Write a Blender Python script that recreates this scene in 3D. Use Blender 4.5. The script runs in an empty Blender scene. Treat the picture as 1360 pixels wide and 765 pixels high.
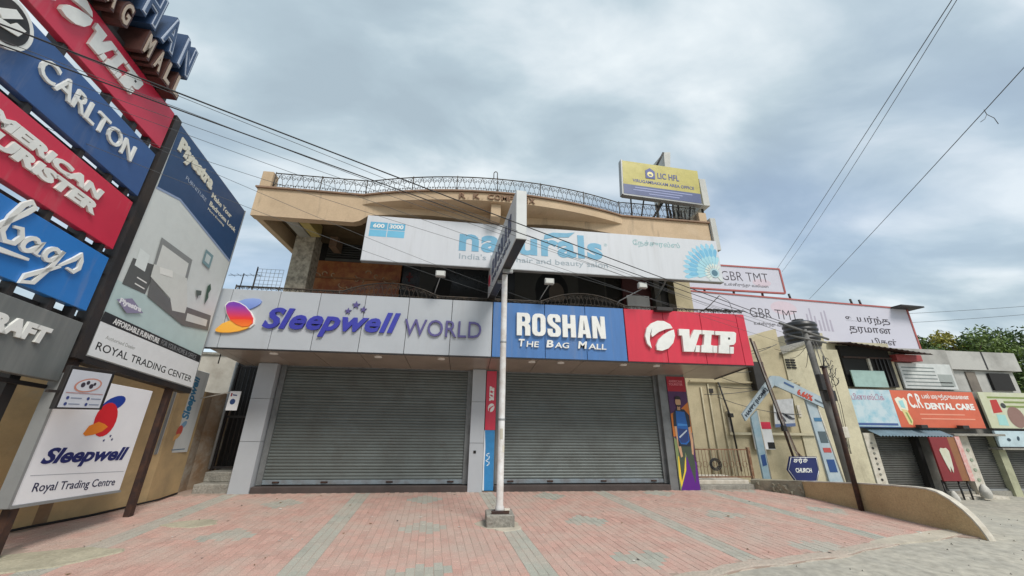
import bpy, math, random
from mathutils import Vector, Matrix
random.seed(7)
R = math.radians
scene = bpy.context.scene
COL = scene.collection

# ------------------------------------------------------------------ camera
cam_d = bpy.data.cameras.new('camera'); cam = bpy.data.objects.new('camera', cam_d); COL.objects.link(cam)
cam_d.sensor_width = 36.0; cam_d.lens = 478.0 / 1360 * 36; cam_d.clip_start = 0.05; cam_d.clip_end = 1500
_p, _y, _r = R(19.79), R(-6.78), R(0.858)
_f = Vector((-math.sin(_y) * math.cos(_p), math.cos(_y) * math.cos(_p), math.sin(_p)))
_r0 = Vector((math.cos(_y), math.sin(_y), 0)); _u0 = _r0.cross(_f)
_rt = _r0 * math.cos(_r) + _u0 * math.sin(_r); _up = _u0 * math.cos(_r) - _r0 * math.sin(_r)
cam.matrix_world = Matrix(((_rt.x, _up.x, -_f.x, 0), (_rt.y, _up.y, -_f.y, 0), (_rt.z, _up.z, -_f.z, 1.6), (0, 0, 0, 1)))
scene.camera = cam

# ------------------------------------------------------------------ sky, sun, exposure
SUN_EL, SUN_AZ = 50.0, 152.0            # azimuth clockwise from +Y
w = bpy.data.worlds.new('World'); scene.world = w; w.use_nodes = True
nt = w.node_tree; nt.nodes.clear()
N = nt.nodes.new; LK = nt.links.new
out = N('ShaderNodeOutputWorld'); bg = N('ShaderNodeBackground'); bg.inputs['Strength'].default_value = 0.10
sky = N('ShaderNodeTexSky'); sky.sky_type = 'NISHITA'; sky.sun_disc = False
sky.sun_elevation = R(SUN_EL); sky.sun_rotation = R(SUN_AZ); sky.air_density = 1.0; sky.dust_density = 2.0
tc = N('ShaderNodeTexCoord'); sep = N('ShaderNodeSeparateXYZ'); LK(tc.outputs['Generated'], sep.inputs[0])
zc = N('ShaderNodeMath'); zc.operation = 'MAXIMUM'; LK(sep.outputs['Z'], zc.inputs[0]); zc.inputs[1].default_value = 0.0
za = N('ShaderNodeMath'); za.operation = 'ADD'; LK(zc.outputs[0], za.inputs[0]); za.inputs[1].default_value = 0.22
dx = N('ShaderNodeMath'); dx.operation = 'DIVIDE'; LK(sep.outputs['X'], dx.inputs[0]); LK(za.outputs[0], dx.inputs[1])
dy = N('ShaderNodeMath'); dy.operation = 'DIVIDE'; LK(sep.outputs['Y'], dy.inputs[0]); LK(za.outputs[0], dy.inputs[1])
cmb = N('ShaderNodeCombineXYZ'); LK(dx.outputs[0], cmb.inputs[0]); LK(dy.outputs[0], cmb.inputs[1])
mp = N('ShaderNodeMapping'); mp.inputs['Rotation'].default_value = (0, 0, R(-35)); mp.inputs['Scale'].default_value = (0.8, 1.35, 1); mp.inputs['Location'].default_value = (3.1, 1.7, 0)
LK(cmb.outputs[0], mp.inputs[0])
n1 = N('ShaderNodeTexNoise'); n1.inputs['Scale'].default_value = 2.5; n1.inputs['Detail'].default_value = 6; n1.inputs['Roughness'].default_value = 0.5; n1.inputs['Distortion'].default_value = 0.25
n2 = N('ShaderNodeTexNoise'); n2.inputs['Scale'].default_value = 0.62; n2.inputs['Detail'].default_value = 3; n2.inputs['Roughness'].default_value = 0.45
LK(mp.outputs[0], n1.inputs['Vector']); LK(mp.outputs[0], n2.inputs['Vector'])
cr = N('ShaderNodeValToRGB'); e = cr.color_ramp.elements
e[0].position = 0.33; e[0].color = (2.3, 2.85, 3.25, 1)
e[1].position = 0.66; e[1].color = (4.5, 4.9, 5.1, 1)
for pos, c in ((0.42, (2.55, 3.15, 3.55, 1)), (0.50, (3.05, 3.65, 4.0, 1)), (0.57, (3.7, 4.2, 4.5, 1))):
    q = cr.color_ramp.elements.new(pos); q.color = c
LK(n1.outputs['Fac'], cr.inputs[0])
cv = N('ShaderNodeValToRGB'); cv.color_ramp.elements[0].position = 0.36; cv.color_ramp.elements[0].color = (.55, .55, .55, 1)
cv.color_ramp.elements[1].position = 0.56; cv.color_ramp.elements[1].color = (.97, .97, .97, 1)
LK(n2.outputs['Fac'], cv.inputs[0])
mx = N('ShaderNodeMix'); mx.data_type = 'RGBA'; LK(cv.outputs[0], mx.inputs['Factor'])
LK(sky.outputs[0], mx.inputs['A']); LK(cr.outputs[0], mx.inputs['B'])
LK(mx.outputs['Result'], bg.inputs['Color']); LK(bg.outputs[0], out.inputs[0])

sd = bpy.data.lights.new('sun', 'SUN'); sun = bpy.data.objects.new('sun', sd); COL.objects.link(sun)
sd.energy = 1.5; sd.angle = R(20); sd.color = (1.0, 0.96, 0.9)
_sdir = Vector((math.sin(R(SUN_AZ)) * math.cos(R(SUN_EL)), math.cos(R(SUN_AZ)) * math.cos(R(SUN_EL)), math.sin(R(SUN_EL))))
sun.rotation_euler = (-_sdir).to_track_quat('-Z', 'Y').to_euler(); sun.location = (0, -10, 30)
scene.view_settings.view_transform = 'Standard'; scene.view_settings.look = 'None'
scene.view_settings.gamma = 1.0; scene.view_settings.use_curve_mapping = False
scene.view_settings.exposure = 0.92

# ------------------------------------------------------------------ materials
MATS = {}
def s2l(c):
    return tuple((v / 12.92 if v <= .04045 else ((v + .055) / 1.055) ** 2.4) for v in c)
def hx(h):
    return s2l(tuple(int(h[i:i + 2], 16) / 255 for i in (0, 2, 4)))
def mat(name, col, rough=.6, metal=0., dirt=.18, dscale=2.2, dcol=None, bump=0., bscale=60., streak=False, rnd=0., emit=0., spec=.5, fine=0., patch=()):
    """base colour (hex sRGB or linear tuple) with noise dirt, streaks, per-piece variation and fine bump"""
    if name in MATS: return MATS[name]
    if isinstance(col, str): col = hx(col)
    m = bpy.data.materials.new(name); m.use_nodes = True; t = m.node_tree; nd = t.nodes; lk = t.links.new
    b = nd['Principled BSDF']; b.inputs['Roughness'].default_value = rough; b.inputs['Metallic'].default_value = metal
    b.inputs['Specular IOR Level'].default_value = spec
    tco = nd.new('ShaderNodeTexCoord'); src = None
    base = nd.new('ShaderNodeRGB'); base.outputs[0].default_value = (*col, 1); src = base.outputs[0]
    if rnd:
        oi = nd.new('ShaderNodeObjectInfo'); ge = nd.new('ShaderNodeNewGeometry')
        ad = nd.new('ShaderNodeMath'); ad.operation = 'ADD'; lk(oi.outputs['Random'], ad.inputs[0]); lk(ge.outputs['Random Per Island'], ad.inputs[1])
        fr = nd.new('ShaderNodeMath'); fr.operation = 'FRACT'; lk(ad.outputs[0], fr.inputs[0])
        mr = nd.new('ShaderNodeMapRange'); mr.inputs['To Min'].default_value = 1 - rnd; mr.inputs['To Max'].default_value = 1 + rnd
        lk(fr.outputs[0], mr.inputs['Value'])
        vm = nd.new('ShaderNodeVectorMath'); vm.operation = 'SCALE'; lk(src, vm.inputs[0]); lk(mr.outputs[0], vm.inputs['Scale']); src = vm.outputs[0]
    if dirt:
        geo = nd.new('ShaderNodeNewGeometry')
        mpn = nd.new('ShaderNodeMapping'); lk(geo.outputs['Position'], mpn.inputs[0])
        if streak: mpn.inputs['Scale'].default_value = (3.2, 3.2, .35)
        nz = nd.new('ShaderNodeTexNoise'); nz.inputs['Scale'].default_value = dscale; nz.inputs['Detail'].default_value = 7; nz.inputs['Roughness'].default_value = .62
        lk(mpn.outputs[0], nz.inputs['Vector'])
        rp = nd.new('ShaderNodeValToRGB'); rp.color_ramp.elements[0].position = .42; rp.color_ramp.elements[1].position = .72
        rp.color_ramp.elements[0].color = (0, 0, 0, 1); rp.color_ramp.elements[1].color = (dirt * 2, dirt * 2, dirt * 2, 1)
        lk(nz.outputs['Fac'], rp.inputs[0])
        mixn = nd.new('ShaderNodeMix'); mixn.data_type = 'RGBA'; lk(rp.outputs[0], mixn.inputs['Factor']); lk(src, mixn.inputs['A'])
        d = dcol if dcol else tuple(c * .42 for c in col)
        if isinstance(d, str): d = hx(d)
        mixn.inputs['B'].default_value = (*d, 1); src = mixn.outputs['Result']
        rr = nd.new('ShaderNodeMapRange'); rr.inputs['To Min'].default_value = max(.05, rough - .08); rr.inputs['To Max'].default_value = min(1, rough + .15)
        lk(nz.outputs['Fac'], rr.inputs['Value']); lk(rr.outputs[0], b.inputs['Roughness'])
    for pi, (psc, pam, pcol, plo) in enumerate(patch):           # stains and worn areas with their own outline
        g4 = nd.new('ShaderNodeNewGeometry'); mp4 = nd.new('ShaderNodeMapping'); lk(g4.outputs['Position'], mp4.inputs[0]); mp4.inputs['Location'].default_value = (13.7 * (pi + 1), 5.1 * pi, 2.3)
        if isinstance(psc, tuple): mp4.inputs['Scale'].default_value = psc[1]; psc = psc[0]
        n4 = nd.new('ShaderNodeTexNoise'); n4.inputs['Scale'].default_value = psc; n4.inputs['Detail'].default_value = 8; n4.inputs['Roughness'].default_value = .68; n4.inputs['Distortion'].default_value = .3
        lk(mp4.outputs[0], n4.inputs['Vector'])
        r4 = nd.new('ShaderNodeMapRange'); r4.inputs['From Min'].default_value = plo; r4.inputs['From Max'].default_value = plo + .16; r4.inputs['To Max'].default_value = pam; lk(n4.outputs['Fac'], r4.inputs['Value'])
        x4 = nd.new('ShaderNodeMix'); x4.data_type = 'RGBA'; lk(r4.outputs[0], x4.inputs['Factor']); lk(src, x4.inputs['A']); x4.inputs['B'].default_value = (*pcol, 1); src = x4.outputs['Result']
    if fine:
        g2 = nd.new('ShaderNodeNewGeometry'); nf = nd.new('ShaderNodeTexNoise'); nf.inputs['Scale'].default_value = bscale; nf.inputs['Detail'].default_value = 4
        lk(g2.outputs['Position'], nf.inputs['Vector'])
        m2 = nd.new('ShaderNodeMapRange'); m2.inputs['From Min'].default_value = .3; m2.inputs['From Max'].default_value = .7
        m2.inputs['To Min'].default_value = 1 - fine; m2.inputs['To Max'].default_value = 1 + fine; lk(nf.outputs['Fac'], m2.inputs['Value'])
        v2 = nd.new('ShaderNodeVectorMath'); v2.operation = 'SCALE'; lk(src, v2.inputs[0]); lk(m2.outputs[0], v2.inputs['Scale']); src = v2.outputs[0]
    lk(src, b.inputs['Base Color'])
    if bump:
        g3 = nd.new('ShaderNodeNewGeometry'); nb = nd.new('ShaderNodeTexNoise'); nb.inputs['Scale'].default_value = bscale; nb.inputs['Detail'].default_value = 5
        lk(g3.outputs['Position'], nb.inputs['Vector'])
        bp = nd.new('ShaderNodeBump'); bp.inputs['Strength'].default_value = bump; bp.inputs['Distance'].default_value = .02
        lk(nb.outputs['Fac'], bp.inputs['Height']); lk(bp.outputs[0], b.inputs['Normal'])
    if emit:
        b.inputs['Emission Color'].default_value = (*col, 1); b.inputs['Emission Strength'].default_value = emit
    MATS[name] = m; return m
def ink(h, rough=.5):
    return mat('print_' + h, h, rough, dirt=.06, dscale=5)

WHITE = mat('white_sheet', (.60, .615, .64), .35, dirt=.06, streak=True, patch=(((1.1, (2.5, 2.5, .25)), .22, (.30, .28, .26), .56),))
SIGNWHITE = mat('sign_white', (.80, .80, .80), .3, dirt=.08, streak=True)
LETWHITE = mat('letter_white', (.80, .80, .76), .35, dirt=.10, dscale=6)
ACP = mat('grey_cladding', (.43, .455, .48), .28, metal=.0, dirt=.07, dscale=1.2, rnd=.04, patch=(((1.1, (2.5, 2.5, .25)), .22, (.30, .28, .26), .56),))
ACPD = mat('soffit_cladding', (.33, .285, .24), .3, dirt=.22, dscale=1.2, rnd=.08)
BLUE = mat('blue_cladding', (.075, .19, .44), .3, dirt=.12, streak=True, rnd=.04, patch=(((1.1, (2.5, 2.5, .25)), .22, (.30, .28, .26), .56),))
RED = mat('red_cladding', (.62, .035, .065), .3, dirt=.10, streak=True, rnd=.03, patch=(((1.1, (2.5, 2.5, .25)), .22, (.30, .28, .26), .56),))
BRED = mat('red_board', (.60, .03, .07), .35, dirt=.08, patch=(((1.6, (2.5, 2.5, .3)), .28, (.34, .31, .29), .56),))
BNAVY = mat('navy_board', (.035, .10, .27), .35, dirt=.10, dscale=3, patch=(((1.6, (2.5, 2.5, .3)), .28, (.34, .31, .29), .56),))
BBLUE = mat('blue_board', (.025, .19, .55), .35, dirt=.08, patch=(((1.6, (2.5, 2.5, .3)), .28, (.34, .31, .29), .56),))
BGREY = mat('grey_board', (.15, .16, .155), .4, dirt=.2, streak=True, dcol=(.3, .3, .28))
DARK = mat('dark_metal', (.018, .017, .018), .5, dirt=.2, dcol=(.07, .045, .03))
RUST = mat('rust_dark_metal', (.03, .016, .014), .6, dirt=.3, dcol=(.11, .045, .02), dscale=9)
SHUT = mat('shutter_steel', (.135, .155, .148), .5, metal=.25, dirt=.30, dscale=1.6, dcol=(.085, .088, .078), rnd=.12, patch=((.9, .45, (.17, .215, .23), .57), (3.5, .6, (.12, .075, .05), .66)))
SHUTB = mat('shutter_bar', (.24, .29, .32), .45, metal=.3, dirt=.3, dscale=5, dcol=(.12, .07, .045))
GUIDE = mat('shutter_guide', (.19, .20, .2), .5, metal=.3, dirt=.3, dscale=4)
TAN = mat('tan_paint', (.53, .39, .25), .75, dirt=.2, dscale=1.4, bump=.12, bscale=30, fine=.05, dcol=(.33, .24, .15), patch=(((1.6, (2.5, 2.5, .3)), .6, (.15, .12, .09), .60), (.6, .4, (.60, .47, .33), .52)))
TAND = mat('brown_trim', (.27, .17, .11), .75, dirt=.25, bump=.15)
STONE = mat('stone_cladding', (.42, .37, .29), .9, dirt=.48, dscale=9, bump=1.0, bscale=12, fine=.2, dcol=(.14, .125, .10))
YEL = mat('yellow_paint', (.50, .40, .14), .8, dirt=.25, bump=.1)
CONC = mat('concrete', (.30, .285, .245), .9, dirt=.35, dscale=3, bump=.8, bscale=30, fine=.2, patch=((5, .6, (.14, .13, .11), .58),))
BLACK = mat('dark_interior', (.012, .011, .010), .8, dirt=0)
WOOD = mat('wood_panel', (.30, .085, .03), .4, dirt=.4, dscale=4, dcol=(.55, .25, .08))
RAIL = mat('wrought_iron', (.03, .026, .022), .5, dirt=.3, dscale=20, dcol=(.14, .09, .05))
BEIGE = mat('beige_wall', (.50, .43, .28), .85, dirt=.30, dscale=1.1, bump=.25, bscale=25, fine=.06, dcol=(.27, .225, .14), patch=((.8, .5, (.36, .31, .21), .53), ((1.8, (2.2, 2.2, .3)), .55, (.20, .17, .12), .60)))
BEIGE2 = mat('pale_yellow_wall', (.56, .51, .36), .85, dirt=.30, dscale=1.1, bump=.25, bscale=25, fine=.06, dcol=(.30, .27, .19), patch=((.8, .5, (.36, .31, .21), .53), ((1.8, (2.2, 2.2, .3)), .55, (.20, .17, .12), .60)))
OCHRE = mat('ochre_wall', (.58, .41, .21), .85, dirt=.30, dscale=1.6, bump=.35, bscale=22, dcol=(.28, .22, .13), patch=((1.1, .6, (.40, .35, .25), .56), (4, .5, (.18, .14, .09), .62)))
BROWNW = mat('brown_wall', (.27, .17, .095), .85, dirt=.35, dscale=2.2, bump=.6, bscale=14, dcol=(.40, .35, .28), patch=((1.4, .8, (.46, .42, .35), .50),))
LOWW = mat('low_wall_render', (.54, .39, .21), .9, dirt=.30, dscale=1.8, bump=.5, bscale=40, fine=.14, dcol=(.33, .22, .11), patch=((1.3, .5, (.28, .20, .12), .56), (7, .7, (.58, .52, .42), .68)))
CAPW = mat('white_wash', (.60, .56, .48), .8, dirt=.35, dscale=5, dcol=(.32, .27, .2), bump=.3, patch=((1.2, .5, (.35, .30, .22), .55),))
POLEW = mat('white_pole_paint', (.70, .70, .69), .45, dirt=.34, dscale=3.5, dcol=(.36, .27, .2))
WIRE = mat('cable_black', (.012, .012, .013), .6, dirt=0)
WIREG = mat('cable_grey', (.07, .075, .08), .6, dirt=0)
PINK = mat('pink_paver', (.50, .307, .252), .9, dirt=.44, dscale=1.7, bump=.5, bscale=70, rnd=.09, fine=.2, dcol=(.47, .385, .32), patch=((.55, .5, (.44, .37, .315), .50), (2.6, .45, (.25, .20, .165), .60), ((1.2, (2.4, .35, 1)), .35, (.30, .235, .20), .60)))
GREYP = mat('grey_paver', (.365, .365, .31), .9, dirt=.44, dscale=1.7, bump=.5, bscale=70, rnd=.09, fine=.2, dcol=(.46, .385, .32), patch=((.55, .5, (.44, .37, .315), .50), (2.6, .45, (.25, .20, .165), .60), ((1.2, (2.4, .35, 1)), .35, (.30, .235, .20), .60)))
TANK = mat('black_tank', (.012, .012, .013), .35, dirt=.2, dcol=(.06, .06, .06))
GREYM = mat('grey_metal', (.30, .31, .31), .45, metal=.2, dirt=.2)
POLEC = mat('grey_pole', (.17, .165, .155), .8, dirt=.3, dscale=4, bump=.3)

# ------------------------------------------------------------------ mesh helpers
WM = {}
def _props(o, label=None, cat=None, group=None, kind=None):
    if label: o['label'] = label
    if cat: o['category'] = cat
    if group: o['group'] = group
    if kind: o['kind'] = kind
    return o
def thing(name, label, cat, loc=(0, 0, 0), rz=0., group=None):
    o = bpy.data.objects.new(name, None); COL.objects.link(o); o.empty_display_size = .2
    o.location = loc; o.rotation_euler = (0, 0, rz)
    WM[o] = Matrix.Translation(loc) @ Matrix.Rotation(rz, 4, 'Z')
    return _props(o, label, cat, group)
class MB:
    def __init__(s): s.v = []; s.f = []; s.m = []; s.mi = 0; s.sm = []
    def add(s, vs, fs, smooth=False):
        o = len(s.v); s.v += [tuple(p) for p in vs]
        for f in fs: s.f.append(tuple(i + o for i in f)); s.m.append(s.mi); s.sm.append(smooth)
        return s
    def box(s, x0, x1, y0, y1, z0, z1, ch=0.):
        if ch <= 0:
            vs = [(x, y, z) for z in (z0, z1) for y in (y0, y1) for x in (x0, x1)]
            return s.add(vs, [(0, 2, 3, 1), (4, 5, 7, 6), (0, 1, 5, 4), (2, 6, 7, 3), (0, 4, 6, 2), (1, 3, 7, 5)])
        c = ch; vs = []; fs = []
        P = [(x0, x1), (y0, y1), (z0, z1)]; idx = {}
        for ix in (0, 1):
            for iy in (0, 1):
                for iz in (0, 1):
                    base = [P[0][ix], P[1][iy], P[2][iz]]; sg = [c if ix == 0 else -c, c if iy == 0 else -c, c if iz == 0 else -c]
                    for a in range(3):
                        q = base[:]
                        for b in range(3):
                            if b != a: q[b] += sg[b]
                        idx[ix, iy, iz, a] = len(vs); vs.append(q)
        for a in range(3):
            b, d = (a + 1) % 3, (a + 2) % 3
            for sd_ in (0, 1):
                q = []
                for ib, id_ in ((0, 0), (1, 0), (1, 1), (0, 1)):
                    k = [0, 0, 0]; k[a] = sd_; k[b] = ib; k[d] = id_; q.append(idx[(*k, a)])
                fs.append(tuple(q if sd_ else q[::-1]))
            for ib in (0, 1):
                for id_ in (0, 1):
                    k0 = [0, 0, 0]; k1 = [0, 0, 0]; k0[a] = 0; k1[a] = 1; k0[b] = k1[b] = ib; k0[d] = k1[d] = id_
                    fs.append((idx[(*k0, b)], idx[(*k1, b)], idx[(*k1, d)], idx[(*k0, d)]))
        for k in [(i, j, l) for i in (0, 1) for j in (0, 1) for l in (0, 1)]:
            fs.append(tuple(idx[(*k, a)] for a in range(3)))
        return s.add(vs, fs)
    def prism(s, pts, y0, y1):
        """polygon in x,z extruded along y (y0 front)"""
        n = len(pts); vs = [(x, y0, z) for x, z in pts] + [(x, y1, z) for x, z in pts]
        return s.add(vs, [tuple(range(n)), tuple(range(2 * n - 1, n - 1, -1))] + [(i, i + n, (i + 1) % n + n, (i + 1) % n) for i in range(n)])
    def prismx(s, pts, x0, x1):
        n = len(pts); vs = [(x0, y, z) for y, z in pts] + [(x1, y, z) for y, z in pts]
        return s.add(vs, [tuple(range(n)), tuple(range(2 * n - 1, n - 1, -1))] + [(i, i + n, (i + 1) % n + n, (i + 1) % n) for i in range(n)])
    def poly(s, pts, y): return s.add([(x, y, z) for x, z in pts], [tuple(range(len(pts)))])
    def tube(s, path, r, n=6, closed=False, caps=True):
        path = [Vector(p) for p in path]; L = len(path); vs = []
        rs = r if isinstance(r, (list, tuple)) else [r] * L
        up = Vector((0, 0, 1)); prev = None
        for i, p in enumerate(path):
            if closed: t = path[(i + 1) % L] - path[i - 1]
            else: t = path[min(i + 1, L - 1)] - path[max(i - 1, 0)]
            t.normalize()
            a = t.cross(prev if prev is not None and abs(t.dot(prev)) < .98 else (up if abs(t.z) < .9 else Vector((1, 0, 0))))
            a.normalize(); b = a.cross(t)
            prev = b if prev is None else b
            for k in range(n):
                th = 2 * math.pi * k / n; vs.append(p + (a * math.cos(th) + b * math.sin(th)) * rs[i])
        fs = []
        for i in range(L if closed else L - 1):
            j = (i + 1) % L
            for k in range(n): fs.append((i * n + k, i * n + (k + 1) % n, j * n + (k + 1) % n, j * n + k))
        if not closed and caps: fs += [tuple(range(n - 1, -1, -1)), tuple(range((L - 1) * n, L * n))]
        return s.add(vs, fs, True)
    def lathe(s, prof, cx, cy, n=20):
        vs = [(cx + r * math.cos(2 * math.pi * k / n), cy + r * math.sin(2 * math.pi * k / n), z) for r, z in prof for k in range(n)]
        fs = [(i * n + k, i * n + (k + 1) % n, (i + 1) * n + (k + 1) % n, (i + 1) * n + k) for i in range(len(prof) - 1) for k in range(n)]
        return s.add(vs, fs, True)
    def shear(s, k, x0=0.):
        s.v = [(x, y, z + k * (x - x0)) for x, y, z in s.v]; return s
    def build(s, name, m, parent=None, local=False, label=None, cat=None, group=None, kind=None):
        """local=False: vertices are world coordinates and are moved into the parent's frame"""
        me = bpy.data.meshes.new(name); vs = s.v
        if parent is not None and not local:
            p = parent
            while p.parent is not None: p = p.parent
            if p in WM:
                inv = WM[p].inverted(); vs = [tuple(inv @ Vector(q)) for q in vs]
        me.from_pydata(vs, [], s.f)
        ms = m if isinstance(m, (list, tuple)) else [m]
        for q in ms: me.materials.append(q)
        me.polygons.foreach_set('material_index', [min(i, len(ms) - 1) for i in s.m]); me.polygons.foreach_set('use_smooth', s.sm)
        me.update()
        o = bpy.data.objects.new(name, me); COL.objects.link(o)
        if parent is not None: o.parent = parent
        return _props(o, label, cat, group, kind)
def copyobj(o, parent, loc):
    c = o.copy(); COL.objects.link(c); c.parent = parent; c.location = loc; return c
def print_art(parent, items, y, name='printed_picture', step=.0012):
    """flat print: [(polygon, hex)] stacked just proud of a board, in the board's own frame"""
    mb = MB(); ms = []; key = {}
    for i, (pts, c) in enumerate(items):
        if c not in key: key[c] = len(ms); ms.append(ink(c))
        mb.mi = key[c]; mb.poly(pts, y - .002 - step * i)
    return mb.build(name, ms, parent, local=True)
def ell(cx, cz, a, b, rot=0., n=20, t0=0., t1=360.):
    o = []
    for i in range(n):
        t = R(t0 + (t1 - t0) * i / (n if t1 - t0 >= 360 else n - 1)); x, z = a * math.cos(t), b * math.sin(t)
        o.append((cx + x * math.cos(rot) - z * math.sin(rot), cz + x * math.sin(rot) + z * math.cos(rot)))
    return o
_dg = None
def text(parent, body, x0, z0, x1, z1, y, m, depth=.004, bold=0., slant=0., k=0., kx=0., split=False, name='lettering', back=None, rot=False, bevel=0., res=3, space=1.):
    """words fitted to the box x0..x1, z0..z1 on the plane y of the parent's frame, standing depth proud of it"""
    cu = bpy.data.curves.new('t', 'FONT'); cu.body = body; cu.size = 1; cu.extrude = .1; cu.offset = bold; cu.shear = slant; cu.resolution_u = res
    cu.align_x = 'CENTER' if '\n' in body else 'LEFT'; cu.space_line = .95; cu.space_character = space
    ob = bpy.data.objects.new('t', cu); COL.objects.link(ob)
    dg = bpy.context.evaluated_depsgraph_get(); me = bpy.data.meshes.new_from_object(ob.evaluated_get(dg))
    bpy.data.objects.remove(ob); bpy.data.curves.remove(cu)
    vs = [tuple(v.co) for v in me.vertices]; fs = [tuple(p.vertices) for p in me.polygons]; bpy.data.meshes.remove(me)
    if not vs: return []
    if rot: vs = [(-b, a, c) for a, b, c in vs]
    ax, bx_ = min(v[0] for v in vs), max(v[0] for v in vs); az, bz = min(v[1] for v in vs), max(v[1] for v in vs)
    nv = []
    for a, b, c in vs:
        X = x0 + (a - ax) / (bx_ - ax) * (x1 - x0); Z = z0 + (b - az) / (bz - az) * (z1 - z0)
        nv.append((X, y - depth * (c + .1) / .2, Z + k * (X - kx)))
    def emit(vs_, fs_, nm):
        mb = MB(); mb.v = vs_; mb.f = fs_; mb.m = [0] * len(fs_); mb.sm = [False] * len(fs_)
        return mb.build(nm, m, parent, local=True)
    words = not split and ' ' in body and '\n' not in body and not rot
    if not split and not words: return [emit(nv, fs, name)]
    # split into letters: islands that overlap in the direction of writing belong together
    par = list(range(len(nv))); keyd = {}
    def find(i):
        while par[i] != i: par[i] = par[par[i]]; i = par[i]
        return i
    for i, v in enumerate(nv):
        q = (round(v[0], 4), round(v[2], 4))
        if q in keyd: par[find(i)] = find(keyd[q])
        else: keyd[q] = i
    for f in fs:
        for j in f[1:]: par[find(j)] = find(f[0])
    isl = {}
    for i in range(len(nv)): isl.setdefault(find(i), []).append(i)
    gr = []
    for ids in sorted(isl.values(), key=lambda ids: min(nv[i][0] for i in ids)):
        lo, hi = min(nv[i][0] for i in ids), max(nv[i][0] for i in ids)
        if gr and lo < gr[-1][1] + (.2 * (z1 - z0) if words else -.55 * min(hi - lo, gr[-1][1] - gr[-1][0])): gr[-1][2].extend(ids); gr[-1][1] = max(gr[-1][1], hi)
        else: gr.append([lo, hi, list(ids)])
    res_ = []
    for lo, hi, ids in gr:
        mpi = {i: n for n, i in enumerate(ids)}
        res_.append(emit([nv[i] for i in ids], [tuple(mpi[i] for i in f) for f in fs if f[0] in mpi], 'word' if words else 'letter'))
    return res_
# heavy condensed capitals for the bag shop name
HEAVY = {'H': [[(0, 0), (.38, 0), (.38, .40), (.62, .40), (.62, 0), (1, 0), (1, 1), (.62, 1), (.62, .60), (.38, .60), (.38, 1), (0, 1)]],
         'N': [[(0, 0), (.34, 0), (.34, .55), (.62, 0), (1, 0), (1, 1), (.66, 1), (.66, .48), (.38, 1), (0, 1)]],
         'A': [[(0, 0), (.35, 0), (.38, .17), (.5, .17), (.5, .34), (.42, .34), (.5, .80), (.5, 1), (.24, 1)], [(1, 0), (.65, 0), (.62, .17), (.5, .17), (.5, .34), (.58, .34), (.5, .80), (.5, 1), (.76, 1)]],
         'R': [[(0, 0), (.38, 0), (.38, 1), (0, 1)], [(.38, 1), (.38, .84), (.55, .84), (.62, .78), (.62, .66), (.55, .60), (.38, .60), (.38, .42), (.5, .42), (.60, .38), (.62, .30), (.62, 0), (1, 0), (1, .36), (.96, .46), (.84, .52), (.96, .58), (1, .68), (1, .80), (.94, .93), (.80, 1)]],
         'O': [[(.5, 1), (.22, .98), (.06, .9), (0, .78), (0, .22), (.06, .10), (.22, .02), (.5, 0), (.5, .16), (.40, .18), (.37, .24), (.37, .76), (.40, .82), (.5, .84)], [(.5, 1), (.78, .98), (.94, .9), (1, .78), (1, .22), (.94, .10), (.78, .02), (.5, 0), (.5, .16), (.60, .18), (.63, .24), (.63, .76), (.60, .82), (.5, .84)]],
         'S': [[(1, .66), (.62, .66), (.62, .80), (.58, .85), (.45, .85), (.40, .80), (.40, .72), (.45, .65), (.80, .50), (.95, .40), (1, .30), (1, .18), (.94, .07), (.78, 0), (.24, 0), (.06, .07), (0, .2), (0, .34), (.38, .34), (.38, .20), (.43, .15), (.56, .15), (.61, .2), (.61, .29), (.56, .35), (.20, .5), (.06, .6), (0, .70), (0, .82), (.06, .93), (.22, 1), (.78, 1), (.94, .93), (1, .82)]]}
def heavy(parent, body, x0, z0, x1, z1, y, m, depth, gap=.045):
    n = len(body); W = (x1 - x0 + gap) / n; o = []
    for i, c in enumerate(body):
        a = x0 + i * W; b = MB()
        for P in HEAVY[c]: b.prism([(a + u * (W - gap), z0 + v * (z1 - z0)) for u, v in P], y - depth, y)
        o.append(b.build('letter', m, parent, local=True))
    return o
# the slab "V I P" mark and the ball mark, in unit coordinates
_V = [(555, 332), (650, 335), (640, 425), (692, 338), (760, 341), (755, 375), (735, 378), (660, 535), (572, 534), (578, 392), (552, 390)]
_I = [(768, 341), (876, 346), (868, 380), (846, 380), (822, 474), (838, 478), (826, 543), (725, 539), (738, 476), (757, 474), (782, 379), (762, 378)]
_P = [(885, 348), (1060, 353), (1076, 366), (1056, 448), (1034, 470), (992, 474), (978, 549), (880, 545), (895, 476), (908, 474), (926, 385), (880, 382)]; _D3 = [(996, 489), (1030, 490), (1016, 550), (984, 549)]; _H = [(992, 405), (1010, 405), (1008, 424), (990, 424)]
_D1 = [(688, 478), (722, 480), (710, 538), (672, 536)]; _D2 = [(842, 480), (878, 481), (866, 544), (832, 542)]
_B1 = [(290, 510), (255, 470), (243, 400), (265, 330), (310, 285), (370, 258), (430, 258), (485, 285), (503, 320), (440, 332), (370, 362), (308, 408), (298, 385), (315, 325), (290, 380), (279, 440)]
_B2 = [(335, 522), (335, 480), (360, 430), (410, 385), (470, 348), (512, 333), (515, 390), (490, 455), (440, 505), (380, 528)]
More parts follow.
